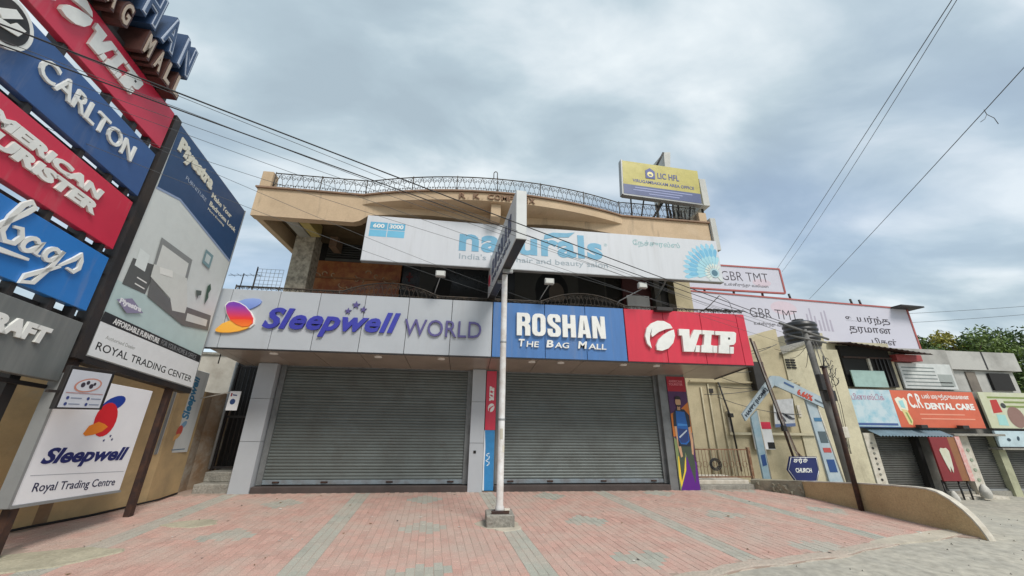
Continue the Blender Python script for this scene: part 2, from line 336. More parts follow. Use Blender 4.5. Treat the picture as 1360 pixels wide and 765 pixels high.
def vip(parent, x0, z0, x1, z1, y, m, depth, k=0., kx=0., turn=False):
    for nm, P in (('letter', _V), ('letter', _I), ('letter', _P), ('dot', _D1), ('dot', _D2), ('dot', _D3), ('counter', _H)):
        q = [((a - 552) / 524, 1 - (b - 332 - (a - 552) * .03) / 205) for a, b in P]
        if turn: q = [(1 - b, a) for a, b in q]
        q = [(x0 + a * (x1 - x0), z0 + b * (z1 - z0)) for a, b in q]
        q = [(a, b + k * (a - kx)) for a, b in q]
        MB().prism(q[::-1], y - depth - (.003 if nm == 'counter' else 0), y - (depth - .001 if nm == 'counter' else 0)).build(nm, DARK if nm == 'counter' else m, parent, local=True)
def ball(parent, x0, z0, x1, z1, y, m, depth, k=0., kx=0., turn=False):
    for P in (_B1, _B2):
        q = [((a - 243) / 272, 1 - (b - 255) / 273) for a, b in P]
        if turn: q = [(1 - b, a) for a, b in q]
        q = [(x0 + a * (x1 - x0), z0 + b * (z1 - z0)) for a, b in q]
        q = [(a, b + k * (a - kx)) for a, b in q]
        MB().prism(q[::-1], y - depth, y).build('emblem', m, parent, local=True)

# ================================================================== SETTING: ground and paving
def sst(a, b, x):
    t = max(0., min(1., (x - a) / (b - a))); return t * t * (3 - 2 * t)
def edge_y(x): return 4.60 + .235 * (x - 3.36) + .035 * math.sin(x * 2.3) + .02 * math.sin(x * 6.1)
def gz(x, y):
    z = -.035 - .82 * sst(8.0, 18.5, x + .25 * max(0, y - 6))
    if x < 7.9 and y < 20: z = -.014 - .06 * sst(0, 2.5, edge_y(x) - y)
    if -12 < x < 24 and y < 16: z += .006 * math.sin(x * 3.1 + y * 1.7) * math.sin(y * 2.3 - x) * (1 if x > 7.9 or y < edge_y(x) else 0)
    return z
def graded(a, b, lo, hi, st):
    v = []; x = lo
    while x <= hi: v.append(x); x += st
    d = st
    while v[-1] < b: d *= 1.35; v.append(min(b, v[-1] + d))
    d = st; p = []
    x = lo
    while x > a: d *= 1.35; x = max(a, x - d); p.append(x)
    return p[::-1] + v
gx = graded(-400, 400, -8, 24, .3); gy = graded(-200, 600, -2, 16, .3)
mb = MB(); mb.add([(x, y, gz(x, y)) for y in gy for x in gx], [(j * len(gx) + i, j * len(gx) + i + 1, (j + 1) * len(gx) + i + 1, (j + 1) * len(gx) + i) for j in range(len(gy) - 1) for i in range(len(gx) - 1)], True)
GROUND = mat('dusty_road', (.40, .375, .31), .95, dirt=.32, dscale=.9, bump=.8, bscale=9, fine=.2, dcol=(.24, .235, .21))
mb.build('ground', GROUND, kind='structure')

# forecourt: bedding slab, then pavers in running bond along the direction of the grey bands
PA = R(4.9)                                             # bands lean slightly from the facade normal
pd = (-math.sin(PA), math.cos(PA)); pn = (math.cos(PA), math.sin(PA))
def toxy(s, t): return (.56 + s * pn[0] + t * pd[0], 9.2 + s * pn[1] + t * pd[1])
wl = lambda y: -6.35 + .10 * (y - 6)                     # left limit (under the compound wall)
fc = [(-9.5, 2.0)] + [(-9.5, 9.9), (7.86, 9.9)] + [(7.86, 5.42)]
xs = [7.86 - i * .35 for i in range(1, 46)]
fc += [(x, edge_y(x) - .01) for x in xs if x > -7.5]
mb = MB(); n_ = len(fc); mb.add([(x, y, -.003) for x, y in fc] + [(x, y, -.25) for x, y in fc], [tuple(range(n_))] + [(i, i + n_, (i + 1) % n_ + n_, (i + 1) % n_) for i in range(n_)])
FORE = mb.build('forecourt', mat('sand_joint', (.36, .265, .215), .95, dirt=.3, bump=.3, dcol=(.3, .27, .22)), kind='structure')
BW, BL = .102, .205
meds = [(x, t) for x in (-3.98, -1.32, 1.33, 3.98, 6.3) for t in (-.55, -2.55, -4.3)]
def is_grey(s, t):
    c = (s + 1.325) % 2.65 - 1.325                        # bands every 2.65 m
    if abs(c) < .17: return True
    for ms_, mt in meds:
        if abs(s - ms_) / .40 + abs(t - mt) / .34 < 1.0: return True
    return False
def brick_mesh(m):
    b = MB(); b.box(-BW / 2 + .0015, BW / 2 - .0015, -BL / 2 + .0015, BL / 2 - .0015, -.03, 0, .003); return b
pmesh = []
for nm, m in (('pink', PINK), ('grey', GREYP)):
    o = brick_mesh(m).build('brick', m); pmesh.append(o.data); bpy.data.objects.remove(o)
near = []; rest = [MB(), MB()]
for i in range(-73, 73):
    s = i * BW + .0
    for j in range(-42, 3):
        t = (j + (.5 if i % 2 else 0)) * BL - .14
        x, y = toxy(s, t)
        if y > 9.24 or y < edge_y(x) + .12 or x > 7.74 - .0 or x < -6.1 + .05 * (y - 6) or (abs(x - .64) < .26 and abs(y - 6.62) < .24): continue
        if x < -5.05 and y < 6.2 - .35 * (x + 6): continue       # broken cement patch on the left
        d2 = x * x + y * y
        vis = y > 4.0 and abs(x - .15 * y) < 1.32 * y
        near.append((d2 if vis else 1e9 + d2, x, y, 1 if is_grey(s, t) else 0))
near.sort()
for k, (d2, x, y, g) in enumerate(near):
    z = random.uniform(-.0014, .0018)
    a = PA + random.uniform(-.012, .012)
    if k < 300:
        o = bpy.data.objects.new('brick', pmesh[g]); COL.objects.link(o); o.parent = FORE; o.location = (x, y, z)
        o.rotation_euler = (random.uniform(-.006, .006), random.uniform(-.01, .01), a)
    else:
        c, s_ = math.cos(a), math.sin(a); q = rest[g]; tl = random.uniform(-.01, .01)
        hx_, hy_ = BW / 2 - .0015, BL / 2 - .0015
        vs = []
        for (ex, ey, ez) in ((hx_, hy_, -.007), (hx_ - .003, hy_ - .003, 0)):
            for sx, sy in ((-1, -1), (1, -1), (1, 1), (-1, 1)): vs.append((x + c * sx * ex - s_ * sy * ey, y + s_ * sx * ex + c * sy * ey, z + ez + tl * sx * ex))
        q.add(vs, [(4, 5, 6, 7), (0, 1, 5, 4), (1, 2, 6, 5), (2, 3, 7, 6), (3, 0, 4, 7)])
rest[0].build('brick_field', PINK, FORE, local=True, kind='stuff'); rest[1].build('brick_band', GREYP, FORE, local=True, kind='stuff')
# worn cement edging where the paving meets the road
eb = MB(); vs = []; ne = 90
for i in range(ne + 1):
    x = -6.2 + 13.95 * i / ne; y = edge_y(x); wob = .02 * math.sin(i * 1.9) + .015 * math.sin(i * 4.3); vs += [(x, y + .16 + wob, .0035), (x, y + .03, .003), (x, y - .012 + wob * .6, -.006), (x, y - .03 + wob * .6, -.05)]
eb.add(vs, [(4 * i + a, 4 * i + 4 + a, 4 * i + 5 + a, 4 * i + 1 + a) for i in range(ne) for a in range(3)]); eb.build('paving_edge', mat('edge_cement', (.43, .36, .295), .95, dirt=.4, dscale=3, bump=.6, bscale=30, fine=.15, dcol=(.36, .33, .27)), kind='structure')
# cement patches and washed grit lying on the paving
PATCH = mat('cement_patch', (.42, .385, .28), .95, dirt=.3, dscale=2, bump=.6, bscale=30, fine=.15)
def blob(cx, cy, a, b, z, n=26, seed=1, rot=0.):
    rg = random.Random(seed); m_ = MB(); pts = []
    ph = [rg.uniform(0, 6.28) for _ in range(4)]
    for i in range(n):
        t = 2 * math.pi * i / n; r_ = 1 + .13 * math.sin(2 * t + ph[0]) + .09 * math.sin(3 * t + ph[1]) + .06 * math.sin(7 * t + ph[2])
        x, y = a * r_ * math.cos(t), b * r_ * math.sin(t); pts.append((cx + x * math.cos(rot) - y * math.sin(rot), cy + x * math.sin(rot) + y * math.cos(rot)))
    vs = [(x, y, z) for x, y in pts] + [(cx + (x - cx) * 1.04, cy + (y - cy) * 1.04, z - .022) for x, y in pts]
    m_.add(vs, [tuple(range(n))] + [(i, i + n, (i + 1) % n + n, (i + 1) % n) for i in range(n)]); return m_
blob(-4.95, 5.35, .85, .42, .012, seed=3, rot=.5).build('cement_patch', PATCH, kind='structure')
blob(-4.05, 6.95, .38, .2, .008, seed=5, rot=.2).build('cement_patch', PATCH, kind='structure')
blob(6.9, 5.55, .95, .16, .006, seed=8, rot=.22).build('cement_patch', mat('pale_cement', (.50, .45, .36), .95, dirt=.3, dscale=2, bump=.4, bscale=30), kind='structure')
blob(5.2, 4.85, .42, .12, -.02, seed=9, rot=.1).build('cement_patch', MATS['pale_cement'], kind='structure')
# loose grit
rg = random.Random(4); gr = MB()
for _ in range(420):
    x = rg.uniform(2.5, 12); y = rg.uniform(3.0, 9.5)
    if x < 8.05 and y > edge_y(x) + .02: continue
    r_ = rg.uniform(.006, .022); z = gz(x, y)
    gr.add([(x + r_, y, z), (x - r_ * .6, y + r_ * .8, z), (x - r_ * .5, y - r_ * .9, z), (x + rg.uniform(-.3, .3) * r_, y, z + r_ * 1.1)], [(0, 1, 3), (1, 2, 3), (2, 0, 3)])
gr.build('loose_gravel', mat('grit', (.42, .39, .33), .95, dirt=0, rnd=.3), kind='stuff', label='loose grit and small stones scattered on the dusty road', cat='gravel')

# ================================================================== MAIN BUILDING
B = thing('commercial_building', 'tan two storey shop building with two closed shutters and curved roof band', 'building', (.6, 9.3, 0))
def bpart(mbx, name, m, parent=None, **k): return mbx.build(name, m, parent or B, **k)
# shop columns clad in pale panels, each cladding panel its own piece
def column(x0, x1, y0, y1, joints, core=.006):
    c = bpart(MB().box(x0 + .012, x1 - .012, y0 + .012, y1, -.03, 2.74), 'column', GUIDE)
    for a, b in zip(joints[:-1], joints[1:]):
        bpart(MB().box(x0, x1, y0, y1 - .01, a + .004, b - .004, .004), 'cladding_panel', ACP, c)
    return c
c1 = column(-4.88, -4.46, 9.26, 9.62, (-.02, 1.02, 1.93, 2.73))
c2 = column(.15, .48, 9.26, 9.62, (-.02, 1.02, 1.95, 2.73))
bpart(MB().box(.25, .31, 9.245, 9.262, .80, .86, .004), 'switch_box', BLACK, c2)
c3 = bpart(MB().box(5.06, 5.80, 9.30, 9.70, -.03, 2.74), 'column', GUIDE)
bpart(MB().box(.50, .76, 9.36, 9.62, -.03, 2.74), 'column', GUIDE)
# header and inner dark box behind shutters
bpart(MB().box(-4.9, 5.8, 9.55, 9.75, 2.60, 4.1), 'lintel', BLACK)
bpart(MB().box(-4.9, 5.8, 9.62, 9.9, -.03, 2.62), 'back_wall', BLACK)
bpart(MB().box(-4.45, .15, 9.28, 9.6, -.03, .12, .01), 'threshold', mat('dark_step', (.07, .055, .05), .7, dirt=.3))
bpart(MB().box(.76, 5.06, 9.28, 9.6, -.03, .12, .01), 'threshold', MATS['dark_step'])
# rolling shutters: each slat its own piece
def shutter(x0, x1, z0, z1, y, pitch=.066):
    s = bpart(MB().box(x0 + .03, x1 - .03, y + .02, y + .05, z0 - .05, z1 + .05), 'rolling_shutter', GUIDE)
    for a, b in ((x0 - .09, x0 + .03), (x1 - .03, x1 + .09)): bpart(MB().box(a, b, y - .05, y + .06, z0 - .1, z1 + .05), 'guide_rail', GUIDE, s)
    inv = WM[B].inverted()
    pr = [(0, 0), (-.008, .010), (-.012, .028), (-.009, .050), (-.001, .064), (.006, .070), (.006, 0)]
    mbs = MB(); mbs.prismx([(a, b * pitch / .072) for a, b in pr], x0, x1)
    first = None; n = int((z1 - z0) / pitch)
    for i in range(n):
        loc = inv @ Vector((0, y + random.uniform(-.0015, .0015), z0 + i * pitch))
        if first is None:
            first = mbs.build('slat', SHUT, s, local=True); first.location = loc
        else: copyobj(first, s, loc)
    bpart(MB().box(x0, x1, y - .025, y + .015, z0 - .095, z0 - .004, .006), 'bottom_bar', SHUTB, s)
    for f in (.07, .30, .62, .93):
        xx = x0 + f * (x1 - x0)
        h = MB(); h.tube([(xx - .06, y - .025, z0 - .05), (xx - .05, y - .05, z0 - .045), (xx + .05, y - .05, z0 - .045), (xx + .06, y - .025, z0 - .05)], .008, 6)
        h.box(xx - .075, xx + .075, y - .03, y - .0245, z0 - .065, z0 - .03); bpart(h, 'lock_handle', RUST, s)
    return s
shutter(-4.34, .06, .235, 2.72, 9.46); shutter(.86, 5.0, .235, 2.72, 9.46)
# canopy body behind the sign fascia, sloping soffit of separate panels, downlights
bpart(MB().box(-5.38, 6.91, 8.16, 9.56, 3.0, 4.06), 'canopy_slab', CONC)
sj = [-5.38, -5.15, -4.17, -3.33, -2.36, -1.40, -.42, .52, 1.62, 2.7, 3.72, 4.72, 5.72, 6.91]
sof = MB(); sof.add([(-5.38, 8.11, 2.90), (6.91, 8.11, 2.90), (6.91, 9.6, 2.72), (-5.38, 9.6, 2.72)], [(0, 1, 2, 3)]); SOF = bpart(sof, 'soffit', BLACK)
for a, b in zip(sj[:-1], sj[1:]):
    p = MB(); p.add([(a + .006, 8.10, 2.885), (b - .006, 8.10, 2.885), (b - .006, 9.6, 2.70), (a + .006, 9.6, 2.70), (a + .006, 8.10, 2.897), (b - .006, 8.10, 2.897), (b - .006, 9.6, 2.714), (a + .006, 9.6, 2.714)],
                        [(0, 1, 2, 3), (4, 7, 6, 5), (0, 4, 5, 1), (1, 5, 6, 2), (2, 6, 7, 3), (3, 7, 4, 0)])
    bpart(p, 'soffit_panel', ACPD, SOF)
for xx in (-4.2, -2.0, -.6, 1.5, 2.2, 3.75, 4.6):
    z = 2.885 - .124 * .35
    dl = MB(); dl.lathe([(.0, z - .022), (.075, z - .022), (.085, z - .012), (.085, z + .01)], xx, 8.45, 16); bpart(dl, 'downlight', LETWHITE, SOF)
bpart(MB().box(-5.4, 6.93, 8.09, 8.13, 2.845, 2.868), 'drip_edge', DARK)
# upper floor: balcony, dark recessed wall, shop shutter, wood panel, window posters
bpart(MB().box(-5.0, 6.3, 10.3, 10.5, 4.06, 6.5), 'upper_wall', BLACK)
bpart(MB().box(-5.2, 6.6, 9.56, 10.3, 3.9, 4.06), 'balcony_floor', CONC)
us = MB()
for i in range(11): us.prismx([(10.27, 5.92 + i * .075), (10.252, 5.95 + i * .075), (10.27, 5.985 + i * .075), (10.295, 5.985 + i * .075), (10.295, 5.92 + i * .075)], -4.3, -2.3)
bpart(us, 'upper_shutter', mat('old_shutter', (.045, .045, .04), .5, metal=.3, dirt=.3))
bpart(MB().box(-4.3, -2.3, 10.22, 10.30, 5.84, 5.92), 'shutter_bar', mat('old_bar', (.12, .12, .11), .5, dirt=.3))
wp = bpart(MB().box(-4.5, -2.1, 10.20, 10.30, 4.2, 5.82), 'wood_panel', WOOD)
rg = random.Random(12)
for i in range(11):
    x = -4.35 + i * .2; z = rg.uniform(5.05, 5.6); pth = [(x + .16 * t * math.cos(3 * t + i), 10.19, z + .16 * t * math.sin(2.4 * t + i)) for t in [q / 7 for q in range(8)]]
    bpart(MB().tube(pth, .016, 4), 'carved_swirl', mat('swirl_paint', (.55, .38, .24), .6, dirt=.3), wp)
bpart(MB().box(-4.52, -2.1, 10.17, 10.22, 5.28, 5.33), 'wood_rail', mat('light_wood', (.30, .13, .05), .55, dirt=.4, dscale=6), wp)
wg = bpart(MB().box(-2.05, 4.7, 10.24, 10.30, 4.2, 6.3), 'shop_window', mat('dark_window', (.03, .03, .03), .25, dirt=.2))
PG = ['3a3a38', '565450']
it = [([(-1.55, 4.6), (-.85, 4.6), (-.85, 5.9), (-1.55, 5.9)], '454440'), ([(-1.95, 5.45), (-1.75, 5.45), (-1.75, 5.51), (-1.95, 5.51)], '5e1f1c'), ([(-1.88, 5.33), (-1.82, 5.33), (-1.82, 5.62), (-1.88, 5.62)], '5e1f1c'),
      (ell(-1.78, 5.15, .13, .1), '541e1c'), (ell(-1.78, 5.15, .07, .05), '1d1816'),
      ([(-1.15, 5.1), (-1.0, 5.5), (-.75, 5.6), (-.6, 5.4), (-.7, 4.6), (-1.2, 4.6)], '16130f'),
      ([(1.3, 4.3), (4.2, 4.3), (4.2, 5.95), (1.3, 5.95)], '4e4c47'),
      (ell(2.45, 5.3, .52, .62), '0f0d0c'), ([(1.9, 4.3), (1.98, 5.3), (2.95, 5.3), (3.05, 4.3)], '0f0d0c'), (ell(2.6, 5.2, .24, .36), '6d6055'), (ell(2.62, 4.6, .5, .35), '1a1816'),
      ([(3.3, 4.3), (4.15, 4.3), (4.15, 5.9), (3.3, 5.9)], '33312e')]
for i_, (p, c) in enumerate(it): print_art(B, [([(x - .6, z) for x, z in p], c)], 10.24 - 9.3 - .0012 * i_, 'window_poster')
bpart(MB().box(4.78, 5.5, 10.05, 10.1, 4.35, 5.22), 'light_panel', SIGNWHITE)
bpart(MB().box(4.70, 5.62, 10.12, 10.3, 4.2, 6.3), 'door_recess', mat('maroon', (.10, .03, .03), .7, dirt=.2))
bpart(MB().box(5.62, 5.80, 9.9, 10.3, 4.06, 6.4), 'upper_column', mat('dark_stone', (.11, .10, .085), .8, dirt=.3))
bpart(MB().box(6.35, 6.9, 10.0, 10.4, 3.9, 6.2), 'upper_column', BEIGE)
bpart(MB().box(-4.74, -4.24, 9.26, 9.70, 4.06, 6.15), 'upper_column', STONE)
# roof: edge band with shallow arches, deep slab, soffit beams
band = [(-5.27, 6.0), (-2.94, 6.0), (-2.8, 6.05), (-2.6, 6.22)] + [(-2.6 + 2.9 * i / 10, 6.22 + .12 * math.sin(math.pi * i / 10)) for i in range(1, 10)] + [(.3, 6.2), (.7, 6.2)] \
    + [(.7 + 2.9 * i / 10, 6.22 + .12 * math.sin(math.pi * i / 10)) for i in range(1, 10)] + [(3.6, 6.22), (3.8, 6.05), (3.95, 6.0), (6.43, 6.0), (6.43, 6.745), (-5.27, 6.745)]
bpart(MB().prism(band, 8.09, 8.30), 'roof_band', TAN)
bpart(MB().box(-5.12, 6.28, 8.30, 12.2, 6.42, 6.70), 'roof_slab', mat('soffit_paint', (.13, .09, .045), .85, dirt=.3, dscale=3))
bpart(MB().box(-5.27, -5.12, 8.30, 12.2, 6.02, 6.745), 'side_band', TAN); bpart(MB().box(6.28, 6.43, 8.30, 12.2, 6.02, 6.745), 'side_band', TAN)
bpart(MB().box(-4.66, -4.38, 8.30, 9.9, 6.08, 6.42), 'soffit_beam', mat('grey_paint', (.34, .33, .29), .8, dirt=.25)); bpart(MB().box(-4.36, -4.12, 8.31, 9.25, 6.10, 6.42), 'soffit_beam', YEL)
bpart(MB().box(-4.1, -3.9, 9.8, 12, 6.1, 6.42), 'soffit_beam', TAND)
# curved bow in the middle of the roof edge
XA, XB, BOW = -2.80, 3.92, .58; XC = (XA + XB) / 2; XH = (XB - XA) / 2
def front(x): return 8.09 - (BOW * (1 - ((x - XC) / XH) ** 2) if XA < x < XB else 0)
bw = MB(); nb = 28; xs = [XA + (XB - XA) * i / nb for i in range(nb + 1)]
vs = []
for x in xs:
    y = front(x); vs += [(x, y - .004, 6.53), (x, y - .004, 6.742), (x, 8.085, 6.742), (x, 8.085, 6.50)]
bw.add(vs, [(4 * i + a, 4 * i + 4 + a, 4 * i + 4 + (a + 1) % 4, 4 * i + (a + 1) % 4) for i in range(nb) for a in range(4)])
bpart(bw, 'curved_band', TAN)
bpart(MB().box(.36, .60, 7.60, 8.085, 6.16, 6.52, .01), 'bracket', TAN)
full = [-5.31] + [-5.27 + i * .38 for i in range(1, 7)] + xs + [XB + .4 * i for i in range(1, 7)] + [6.47]
tr = MB(); vs = []
for x in full:
    y = front(x); vs += [(x, y - .05, 6.75), (x, y - .05, 6.79), (x, y + .2, 6.79), (x, y + .2, 6.75)]
tr.add(vs, [(4 * i + a, 4 * i + 4 + a, 4 * i + 4 + (a + 1) % 4, 4 * i + (a + 1) % 4) for i in range(len(full) - 1) for a in range(4)] + [(0, 1, 2, 3)])
bpart(tr, 'ledge', TAND)
bpart(MB().box(-5.27, -5.02, 8.10, 8.36, 6.79, 7.25, .008), 'end_post', TAN); bpart(MB().box(6.20, 6.43, 8.10, 8.36, 6.79, 7.1, .008), 'end_post', TAN)
# raised name letters on the curved band
LB = mat('brown_letters', (.17, .095, .06), .8, dirt=.35, dscale=12, dcol=(.40, .25, .15))
for i, ch in enumerate('R.K.COMPLEX'):
    wch = .07 if ch == '.' else .15; x0 = -.42 + i * .17
    o = text(B, ch, x0 - .6 + (.05 if ch == '.' else 0), 6.56, x0 - .6 + wch - (.02 if ch == '.' else 0), 6.60 if ch == '.' else 6.71, front(x0 + .07) - .004 - 9.3, LB, .03, bold=.02)
    if o: o[0].name = 'letter'
# wrought iron rails: posts, top rail, scroll lattice
def lattice(name, xs0, xs1, fn, z0, z1fn, cell, parent, posts, mr=RAIL, rr=.0065, top=.014):
    rl = MB(); n = max(8, int((xs1 - xs0) / .12)); pth = [(xs0 + (xs1 - xs0) * i / n, fn(xs0 + (xs1 - xs0) * i / n), z1fn(xs0 + (xs1 - xs0) * i / n)) for i in range(n + 1)]
    rl.tube(pth, top, 6); rl.tube([(x, y, z0 + .02) for x, y, z in pth], .008, 4)
    root = rl.build(name, mr, parent)
    sc = MB(); nc = int((xs1 - xs0) / cell)
    for i in range(nc):
        xa = xs0 + i * cell; h = z1fn(xa + cell / 2) - z0 - .03
        if h < .05: continue
        def P(u, v): return (xa + u * cell, fn(min(max(xa + u * cell, xs0), xs1)), z0 + .02 + v * h)
        fl = i % 2
        def U(u): return 1 - u if fl else u
        for (cu_, cv_, r0, t0, tw) in ((.30, .72, .26, .5, 4.9), (.70, .30, .28, 3.6, 4.9), (.75, .80, .18, 1.0, 4.2), (.24, .25, .20, 2.0, 4.6)):
            sc.tube([P(U(cu_ + r0 * (1 - .75 * q / 9) * math.cos(t0 + tw * q / 9)), cv_ + r0 * .45 * cell / max(h, .1) * 1.6 * (1 - .75 * q / 9) * math.sin(t0 + tw * q / 9)) for q in range(10)], rr, 3, caps=False)
        sc.tube([P(U(.02), .02), P(U(.42), .42), P(U(.55), .6), P(U(.98), .98)], rr, 3, caps=False)
        sc.tube([P(U(.5 + .42 * math.cos(q * .785)), .78 + .14 * math.sin(q * .785)) for q in range(9)], rr * .9, 3, caps=False)
        sc.tube([P(U(.5 + .36 * math.cos(q * .785 + .4)), .2 + .13 * math.sin(q * .785 + .4)) for q in range(9)], rr * .9, 3, caps=False)
    sc.build('scrollwork', mr, root, kind='stuff')
    for x in posts: MB().tube([(x, fn(x), z0), (x, fn(x), z1fn(x) + .03)], .012, 6).build('post', mr, root)
    return root
lattice('roof_railing', -5.0, 6.2, lambda x: front(x) + .08, 6.79, lambda x: 7.26 - (.02 if XA < x < XB else 0), .125, B, [-5.0, -3.9, -2.8, -1.6, -.5, .5, 1.6, 2.8, 3.92, 5.0, 6.15])
bpart(MB().tube([(.40, 7.6, 7.26), (.40, 7.6, 7.42), (.43, 7.6, 7.46), (.47, 7.6, 7.46), (.49, 7.6, 7.42), (.49, 7.6, 7.24)], .012, 6), 'rail_hook', RAIL)
def bal(x):
    z = 4.27
    for a, b in ((-2.92, -.81), (1.72, 3.80)):
        if a < x < b: z += .26 * math.sin(math.pi * (x - a) / (b - a)) ** .8
    return z
lattice('balcony_railing', -5.2, 6.75, lambda x: 8.22, 4.12, bal, .10, B, [-5.2, -4.3, -3.0, -.8, .5, 1.7, 3.8, 5.0, 6.2], rr=.006, top=.016)
bpart(MB().box(-5.3, 6.85, 8.15, 8.3, 4.08, 4.14), 'balcony_kerb', CONC)
# wall below the left end: steps and grille gate by the left column
st = thing('entrance_steps', 'worn concrete steps beside the left shop column', 'steps', (-5.25, 9.5, 0))
for i in range(2): MB().box(-5.62, -4.91, 9.34 + i * .28, 10.2, -.03 + (.2 * i), .17 + .2 * i, .015).build('step', CONC, st)
gt = thing('iron_grille_gate', 'dark iron grille gate above the worn steps', 'gate', (-5.3, 9.95, .37))
fr = MB(); fr.box(-5.72, -5.66, 9.92, 9.97, .37, 2.75); fr.box(-4.96, -4.90, 9.92, 9.97, .37, 2.75); fr.box(-5.66, -4.96, 9.93, 9.96, 2.70, 2.75); fr.box(-5.66, -4.96, 9.93, 9.96, .40, .45); fr.box(-5.66, -4.96, 9.93, 9.96, 1.5, 1.55); fr.build('gate_frame', DARK, gt)
for i in range(7): MB().tube([(-5.6 + i * .1, 9.945, .45), (-5.6 + i * .1, 9.945, 2.7)], .011, 6).build('bar', DARK, gt)
MB().box(-5.9, -4.8, 10.25, 10.35, -.03, 2.9).build('passage_wall', BLACK, B)
MB().tube([(-5.70, 9.86, .4), (-5.70, 9.86, 2.8)], .03, 8).build('drain_pipe', GREYM, B)

# ================================================================== SHOP FASCIA SIGNS (boards of separate panels, raised letters)
FZ0, FZ1, FY = 2.87, 4.155, 8.09
def fascia(name, label, joints, m, frame):
    t = thing(name, label, 'sign', ((joints[0] + joints[-1]) / 2, FY, FZ0))
    MB().box(joints[0], joints[-1], FY + .032, FY + .07, FZ0, FZ1 - .01).build('backing', frame, t)
    for a, b in zip(joints[:-1], joints[1:]):
        MB().box(a + .006, b - .006, FY, FY + .03, FZ0 + .004, FZ1, .004).build('panel', m, t)
    return t
def lx(t, x): return x - t.location.x
def lz(t, z): return z - t.location.z
SW = fascia('shop_sign', 'pale grey fascia sign with blue mattress shop lettering over the left shutter', [-5.4, -5.15, -4.17, -3.33, -2.36, -1.40, -.42, .515], ACP, DARK)
PURP = mat('letter_blue', (.045, .05, .36), .3, dirt=.08, dscale=6); PURG = mat('letter_slate', (.10, .085, .24), .35, dirt=.08, dscale=6)
cx, cz = SW.location.x, SW.location.z
text(SW, 'Sleepwell', -4.37 - cx, 3.17 - cz, -1.55 - cx, 3.77 - cz, 0, PURP, .05, bold=.032, slant=.28, split=True, space=1.06)
text(SW, 'WORLD', -1.44 - cx, 3.27 - cz, .27 - cx, 3.65 - cz, 0, PURG, .045, bold=.0, split=True)
def star(x, z, r): return [(x + (r if i % 2 == 0 else r * .42) * math.sin(math.pi * i / 5), z + (r if i % 2 == 0 else r * .42) * math.cos(math.pi * i / 5)) for i in range(10)]
for x, z, r_ in ((-2.69, 3.77, .075), (-2.54, 3.92, .09), (-2.37, 3.82, .075)): MB().prism(star(x - cx, z - cz, r_), -.03, 0).build('star', PURG, SW, local=True)
def gmat(name, c0, c1, z0, z1):
    m = mat(name, c0, .3, dirt=0); t = m.node_tree; g = t.nodes.new('ShaderNodeNewGeometry'); s = t.nodes.new('ShaderNodeSeparateXYZ'); t.links.new(g.outputs['Position'], s.inputs[0])
    mr = t.nodes.new('ShaderNodeMapRange'); mr.inputs['From Min'].default_value = z0; mr.inputs['From Max'].default_value = z1; t.links.new(s.outputs['Z'], mr.inputs['Value'])
    mi = t.nodes.new('ShaderNodeMix'); mi.data_type = 'RGBA'; t.links.new(mr.outputs[0], mi.inputs['Factor']); mi.inputs['A'].default_value = (*hx(c0), 1); mi.inputs['B'].default_value = (*hx(c1), 1)
    t.links.new(mi.outputs['Result'], t.nodes['Principled BSDF'].inputs['Base Color']); return m
def rel(t, P): return [(x - t.location.x, z - t.location.z) for x, z in P]
MB().prism(rel(SW, [(-4.98, 3.86), (-4.85, 3.93), (-4.70, 3.955), (-4.56, 3.945), (-4.51, 3.90), (-4.52, 3.84), (-4.6, 3.77), (-4.72, 3.70), (-4.82, 3.78)]), -.03, 0).build('logo_petal', gmat('petal_blue', '6f86c8', '8fa6dc', 3.7, 3.95), SW, local=True)
OV = [(-5.18, 3.76), (-5.14, 3.83), (-5.05, 3.855), (-4.93, 3.83), (-4.80, 3.76), (-4.67, 3.64), (-4.58, 3.51), (-4.56, 3.40), (-4.62, 3.33), (-4.74, 3.31), (-4.88, 3.36), (-5.02, 3.46), (-5.12, 3.60)]
oc = (sum(p[0] for p in OV) / len(OV), sum(p[1] for p in OV) / len(OV))
MB().prism(rel(SW, [(oc[0] + (x - oc[0]) * 1.09, oc[1] + (z - oc[1]) * 1.09) for x, z in OV]), -.035, -.0005).build('logo_rim', LETWHITE, SW, local=True)
MB().prism(rel(SW, [(-5.25, 3.24), (-5.15, 3.37), (-5.0, 3.45), (-4.88, 3.38), (-4.74, 3.335), (-4.60, 3.33), (-4.66, 3.28), (-4.80, 3.22), (-4.97, 3.185), (-5.14, 3.18), (-5.23, 3.20)]), -.045, -.001).build('logo_petal', gmat('petal_orange', 'f0a83a', 'f2b54c', 3.1, 3.4), SW, local=True)
MB().prism(rel(SW, OV), -.05, -.002).build('logo_petal', gmat('petal_red', 'e23a33', '7a3fa8', 3.5, 3.78), SW, local=True)
MB().prism(rel(SW, [(-5.02, 3.455), (-4.9, 3.47), (-4.75, 3.475), (-4.6, 3.47), (-4.565, 3.40), (-4.62, 3.335), (-4.74, 3.315), (-4.88, 3.365)]), -.055, -.0515).build('logo_petal', gmat('petal_mix', 'ee7c2c', 'e85a28', 3.3, 3.47), SW, local=True)

